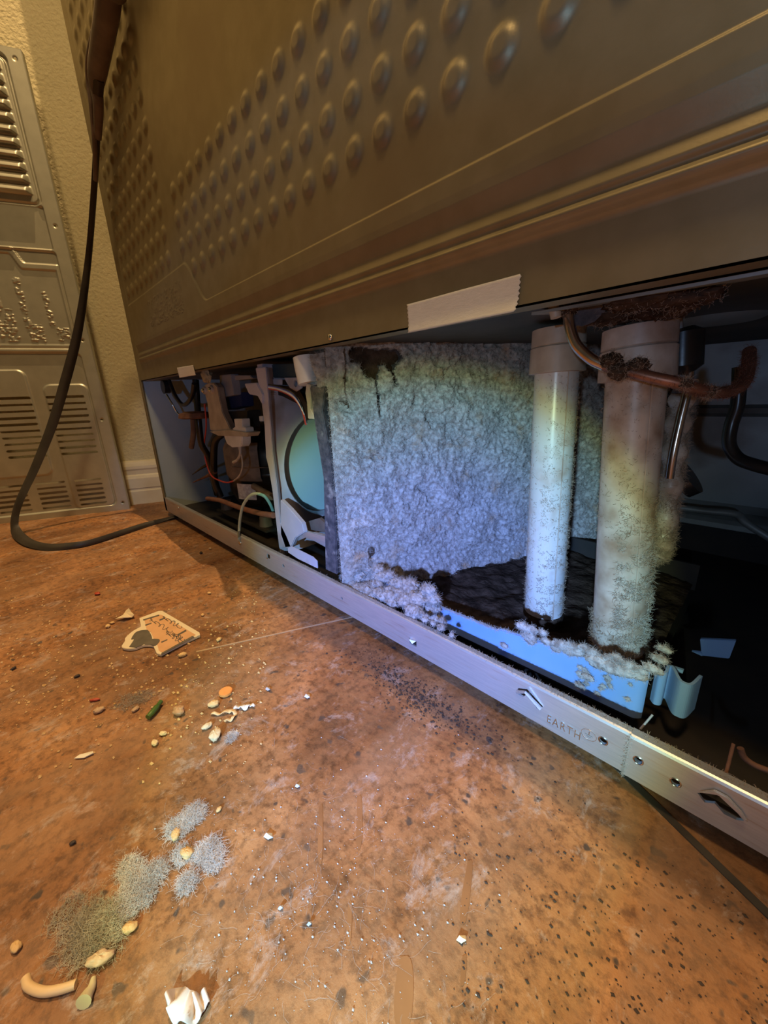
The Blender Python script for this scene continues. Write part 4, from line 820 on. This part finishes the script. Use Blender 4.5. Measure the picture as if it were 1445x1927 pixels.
for i, (px, py, r, lab) in enumerate(((203, 1178, .0040, 'golden crumb in front of the torn cream paper'), (211, 1172, .0034, 'smaller golden crumb touching the torn cream paper'), (343, 1232, .0052, 'flat amber chip below the tip of the magnet'),
        (412, 1203, .0042, 'curled amber chip to the right of the magnet'), (381, 1157, .0032, 'round straw coloured grain behind the magnet'), (394, 1116, .0034, 'pale corn grain farthest back on the open floor'),
        (402, 1324, .0058, 'rough golden lump under the orange carrot slice'), (389, 1366, .0048, 'knobbly pasta crumb left of the crusty one'), (405, 1382, .0070, 'large crusty pale crumb below the white curl'), (291, 1398, .0040, 'pale crumb curled on the floor left of the crusty crumb'),
        (307, 1380, .0036, 'small twisted pale crumb behind the curled one'), (186, 1336, .0050, 'pale flat seed left of the green bean'), (255, 1334, .0038, 'small brown seed right of the pale flat seed'), (331, 1570, .0045, 'yellow crumb half buried in the grey dust'), (350, 1605, .0050, 'larger yellow crumb lower in the grey dust'), (244, 1745, .0042, 'amber flake at the edge of the lower dust'), (412, 1523, .0024, 'orange fleck at the top of the dust trail'), (182, 1340, .0, ''), (30, 1782, .0035, 'tan chip at the far left edge of the picture'), (147, 1233, .0, ''), (145, 1272, .0030, 'black burnt crumb on the left floor'), (25, 1258, .0030, 'dark crumb at the left edge of the floor'), (378, 1040, .0045, 'dark brown crumb by the bottom rail'), (395, 1032, .0035, 'pale chip beside the dark crumb by the rail'), (137, 1586, .0022, 'single dark seed on the bare left floor'))):
    if not lab: continue
    m_ = gold if i < 7 or 12 < i < 19 else mat('crumb_%d' % i, *(((.68, .52, .30), (.78, .62, .40)) if i < 11 else ((.48, .32, .18), (.56, .38, .22)) if i < 13 else ((.03, .02, .015), (.06, .04, .03)) if i in (20, 21, 22, 24) else ((.6, .42, .24), (.7, .5, .3))), 90, .7)
    lump('food_crumb', px, py, r, m_, lab, 'crumb', (1.1, .75, .5), i * .7, 'food crumbs on the floor', i)
curl('pasta_twist', [(398, 1345), (415, 1345), (433, 1340), (443, 1345), (437, 1355), (425, 1358)], .0006, .0015, .0014, pasta, 'thin yellow pasta twist left of the white curl', 'pasta')
torn('glossy_sliver', [(140, 1428), (150, 1421), (175, 1415), (176, 1418), (158, 1427)], .0008, mat('clear_sliver', (.85, .78, .6), None, rough=.2), 'shiny straw coloured sliver alone on the left floor', 'sliver', up=.0005)
wf = mat('white_flake', (.62, .61, .60), (.50, .48, .47), 60, .8)
for px, py, s, lab in ((578, 1311, 5, 'larger white flake on the lit floor right of the curl'), (504, 1297, 4, 'white flake between the curl and the larger flake'), (505, 1574, 8, 'white rice shaped flake on the dusty floor'), (560, 1479, 4, 'white chip above the rice shaped flake'), (868, 1768, 9, 'yellowish white crumb on the dark streak at right'), (528, 1708, 4, 'white chip right of the dust trail'), (582, 1738, 4, 'white round chip low on the dusty floor')):
    torn('paint_flake', [(px - s, py), (px - s * .4, py - s * .8), (px + s * .8, py - s * .5), (px + s, py + s * .3), (px + s * .1, py + s * .7)], .0006, wf if px < 800 else mat('yellow_white', (.8, .7, .45), None, rough=.6), lab, 'paint flake', group='white flakes on the floor', up=.0012)
# small grey fluffs
def fluff(pix, label, cols=('grey_lint', (.46, .41, .39), (.72, .66, .63)), L=.006, hz=.004):
    mm = mat(cols[0], cols[1], cols[2], 90, 1., spec=.05); mb = mat('grey_lint_body', (.26, .23, .19), (.42, .40, .38), 130, 1., spec=.05, bump=.002, bscale=300); ps = []
    for px, py, r, n in pix:
        c = P(px, py, z=hz); a_ = rng.random(n) * 6.283; q = r * np.sqrt(rng.random(n)); b_ = np.stack([c[0] + q * np.cos(a_), c[1] + q * np.sin(a_) * .8, .0006 + hz * rng.random(n) * (1 - q / r * .6)], 1)
        ps.append(strands('x', b_, np.tile([0, 0, .15], (n, 1)), L, .00011, mm, None, seg=6, curl=1.3, out=.3))
    o = join_into('dust_clump', ps); v = np.empty(len(o.data.vertices) * 3, np.float32); o.data.vertices.foreach_get('co', v); v = v.reshape(-1, 3); v[:, 2] = np.abs(v[:, 2] - .0003) * .55 + .0003; o.data.vertices.foreach_set('co', v.ravel()); return tag(o, label, 'dust clump', 'grey dust on the floor')
fluff([(330, 1550, .006, 900), (365, 1522, .006, 800), (348, 1538, .005, 600), (395, 1590, .006, 900), (400, 1612, .005, 700), (375, 1600, .004, 500), (340, 1600, .005, 500)], 'upper grey fluff of the dust trail, wrapped around yellow crumbs', L=.006)
fluff([(255, 1650, .007, 1000), (240, 1690, .007, 1000), (290, 1635, .006, 700), (350, 1652, .004, 700), (240, 1625, .006, 600), (270, 1670, .006, 700)], 'middle grey fluff of the dust trail, pale and ragged', L=.006)
fluff([(170, 1735, .011, 500), (195, 1755, .008, 600), (130, 1715, .009, 250), (150, 1770, .008, 300), (200, 1720, .006, 300)], 'lower olive grey fluff beside the garlic clove', ('olive_lint', (.34, .30, .21), (.50, .45, .33)), L=.010)
fluff([(437, 1382, .004, 300), (432, 1390, .003, 150)], 'small bluish fluff touching the crusty crumb', L=.004, hz=.0015)
fluff([(240, 1320, .010, 240), (270, 1310, .008, 160)], 'thin grey web of lint behind the green bean', ('web_lint', (.30, .26, .2), (.38, .33, .27)), L=.008, hz=.001)
# fine grit nobody could count
n = 620; gx = rng.normal(610, 150, n); gy = rng.normal(1660, 150, n); sel = (gy < 1940) & (gy > 1380); gx, gy = gx[sel], gy[sel]; gm = MB()
for a_, b_ in zip(gx, gy):
    c = P(a_, b_, z=.0004); s = .00018 + .00055 * random.random() ** 4
    if c[1] > -.02: continue
    gm.add([c + [s * math.cos(t + a_), s * .8 * math.sin(t + a_), 0] for t in (0, 1.4, 2.9, 4.4)] + [c + [0, 0, s * .8]], [(0, 1, 4), (1, 2, 4), (2, 3, 4), (3, 0, 4)])
tag(gm.build('white_grit', wf), 'fine white grit scattered over the near floor', 'grit', kind='stuff')
n = 2300; gx = rng.uniform(-20, 500, n); gy = rng.normal(1230, 110, n); gm = MB()
for a_, b_ in zip(gx, gy):
    if b_ < 1020 or b_ > 1480: continue
    c = P(a_, b_, z=.0004); s = .0003 + .0017 * random.random() ** 5
    if c[1] > -.01 or c[0] < .06: continue
    gm.add([c + [s * math.cos(t + a_), s * .7 * math.sin(t + a_), 0] for t in (0, 1.4, 2.9, 4.4)] + [c + [0, 0, s * .7]], [(0, 1, 4), (1, 2, 4), (2, 3, 4), (3, 0, 4)])
tag(gm.build('brown_grit', gold), 'fine golden brown grit strewn over the far floor', 'grit', kind='stuff')
n = 500; gx = rng.uniform(850, 1445, n); gy = rng.uniform(1480, 1927, n); gm = MB()
for a_, b_ in zip(gx, gy):
    c = P(a_, b_, z=.0003); s = .0003 + .0009 * random.random() ** 3
    if c[1] > -.02: continue
    gm.add([c + [s * math.cos(t + a_), s * .7 * math.sin(t + a_), 0] for t in (0, 1.4, 2.9, 4.4)] + [c + [0, 0, s * .3]], [(0, 1, 4), (1, 2, 4), (2, 3, 4), (3, 0, 4)])
tag(gm.build('dark_grit', mat('dark_grit_mat', (.05, .035, .028), None, rough=.9)), 'fine dark grit on the near right floor', 'grit', kind='stuff')
nf = 260; bx_ = rng.normal(600, 140, nf); by_ = rng.normal(1680, 130, nf); bb_ = np.array([P(a, min(b, 1925), z=.0006) for a, b in zip(bx_, by_)]); bb_ = bb_[bb_[:, 1] < -.03]
o = strands('loose_hair', bb_, np.tile([0, 0, 0.], (len(bb_), 1)), .010, .00005, 'fibre', None, seg=6, curl=.4, out=0); v = np.empty(len(o.data.vertices) * 3, np.float32); o.data.vertices.foreach_get('co', v); v = v.reshape(-1, 3); v[:, 2] = np.abs(v[:, 2] - .0004) * .08 + .0004; o.data.vertices.foreach_set('co', v.ravel())
tag(o, 'loose pale hairs and lint threads lying on the near floor', 'lint', kind='stuff')

n = 900; gm = MB()
for k in range(n):
    x_ = rng.normal(.70, .035); y_ = rng.normal(-.026, .010)
    if y_ > -.006: continue
    c = np.array([x_, y_, .0003]); s = .0004 + .0011 * random.random() ** 3
    gm.add([c + [s * math.cos(t + k), s * .7 * math.sin(t + k), 0] for t in (0, 1.4, 2.9, 4.4)] + [c + [0, 0, s * .3]], [(0, 1, 4), (1, 2, 4), (2, 3, 4), (3, 0, 4)])
tag(gm.build('black_dirt', mat('black_dirt_mat', (.045, .03, .022), None, rough=.9)), 'patch of black gritty dirt on the floor just in front of the rail', 'dirt', kind='stuff')
st_m = mat('brown_stain', (.22, .095, .035), (.29, .13, .05), 40, .45)
for pix in ([(880, 1620), (889, 1625), (884, 1690), (876, 1735), (866, 1735), (868, 1690)], [(752, 1800), (772, 1805), (778, 1860), (770, 1930), (745, 1930), (742, 1870)], [(672, 1500), (680, 1502), (682, 1570), (676, 1600), (670, 1580)], [(600, 1520), (607, 1520), (606, 1620), (598, 1610)], [(655, 1700), (662, 1700), (660, 1770), (652, 1772)], [(870, 1800), (878, 1800), (874, 1850), (866, 1850)]):
    q = [P(a, b, z=.0002) for a, b in smooth_path([(a, b, 0) for a, b in pix + pix[:1]], 4) for _ in [0]] if False else [P(p[0], p[1], z=.0002) for p in smooth_path([(a, b, 0) for a, b in pix + pix[:1]], 4)[:-1]]
    o = MB().prism(q, (0, 0, .00015)).build('brown_stain', st_m, fl)
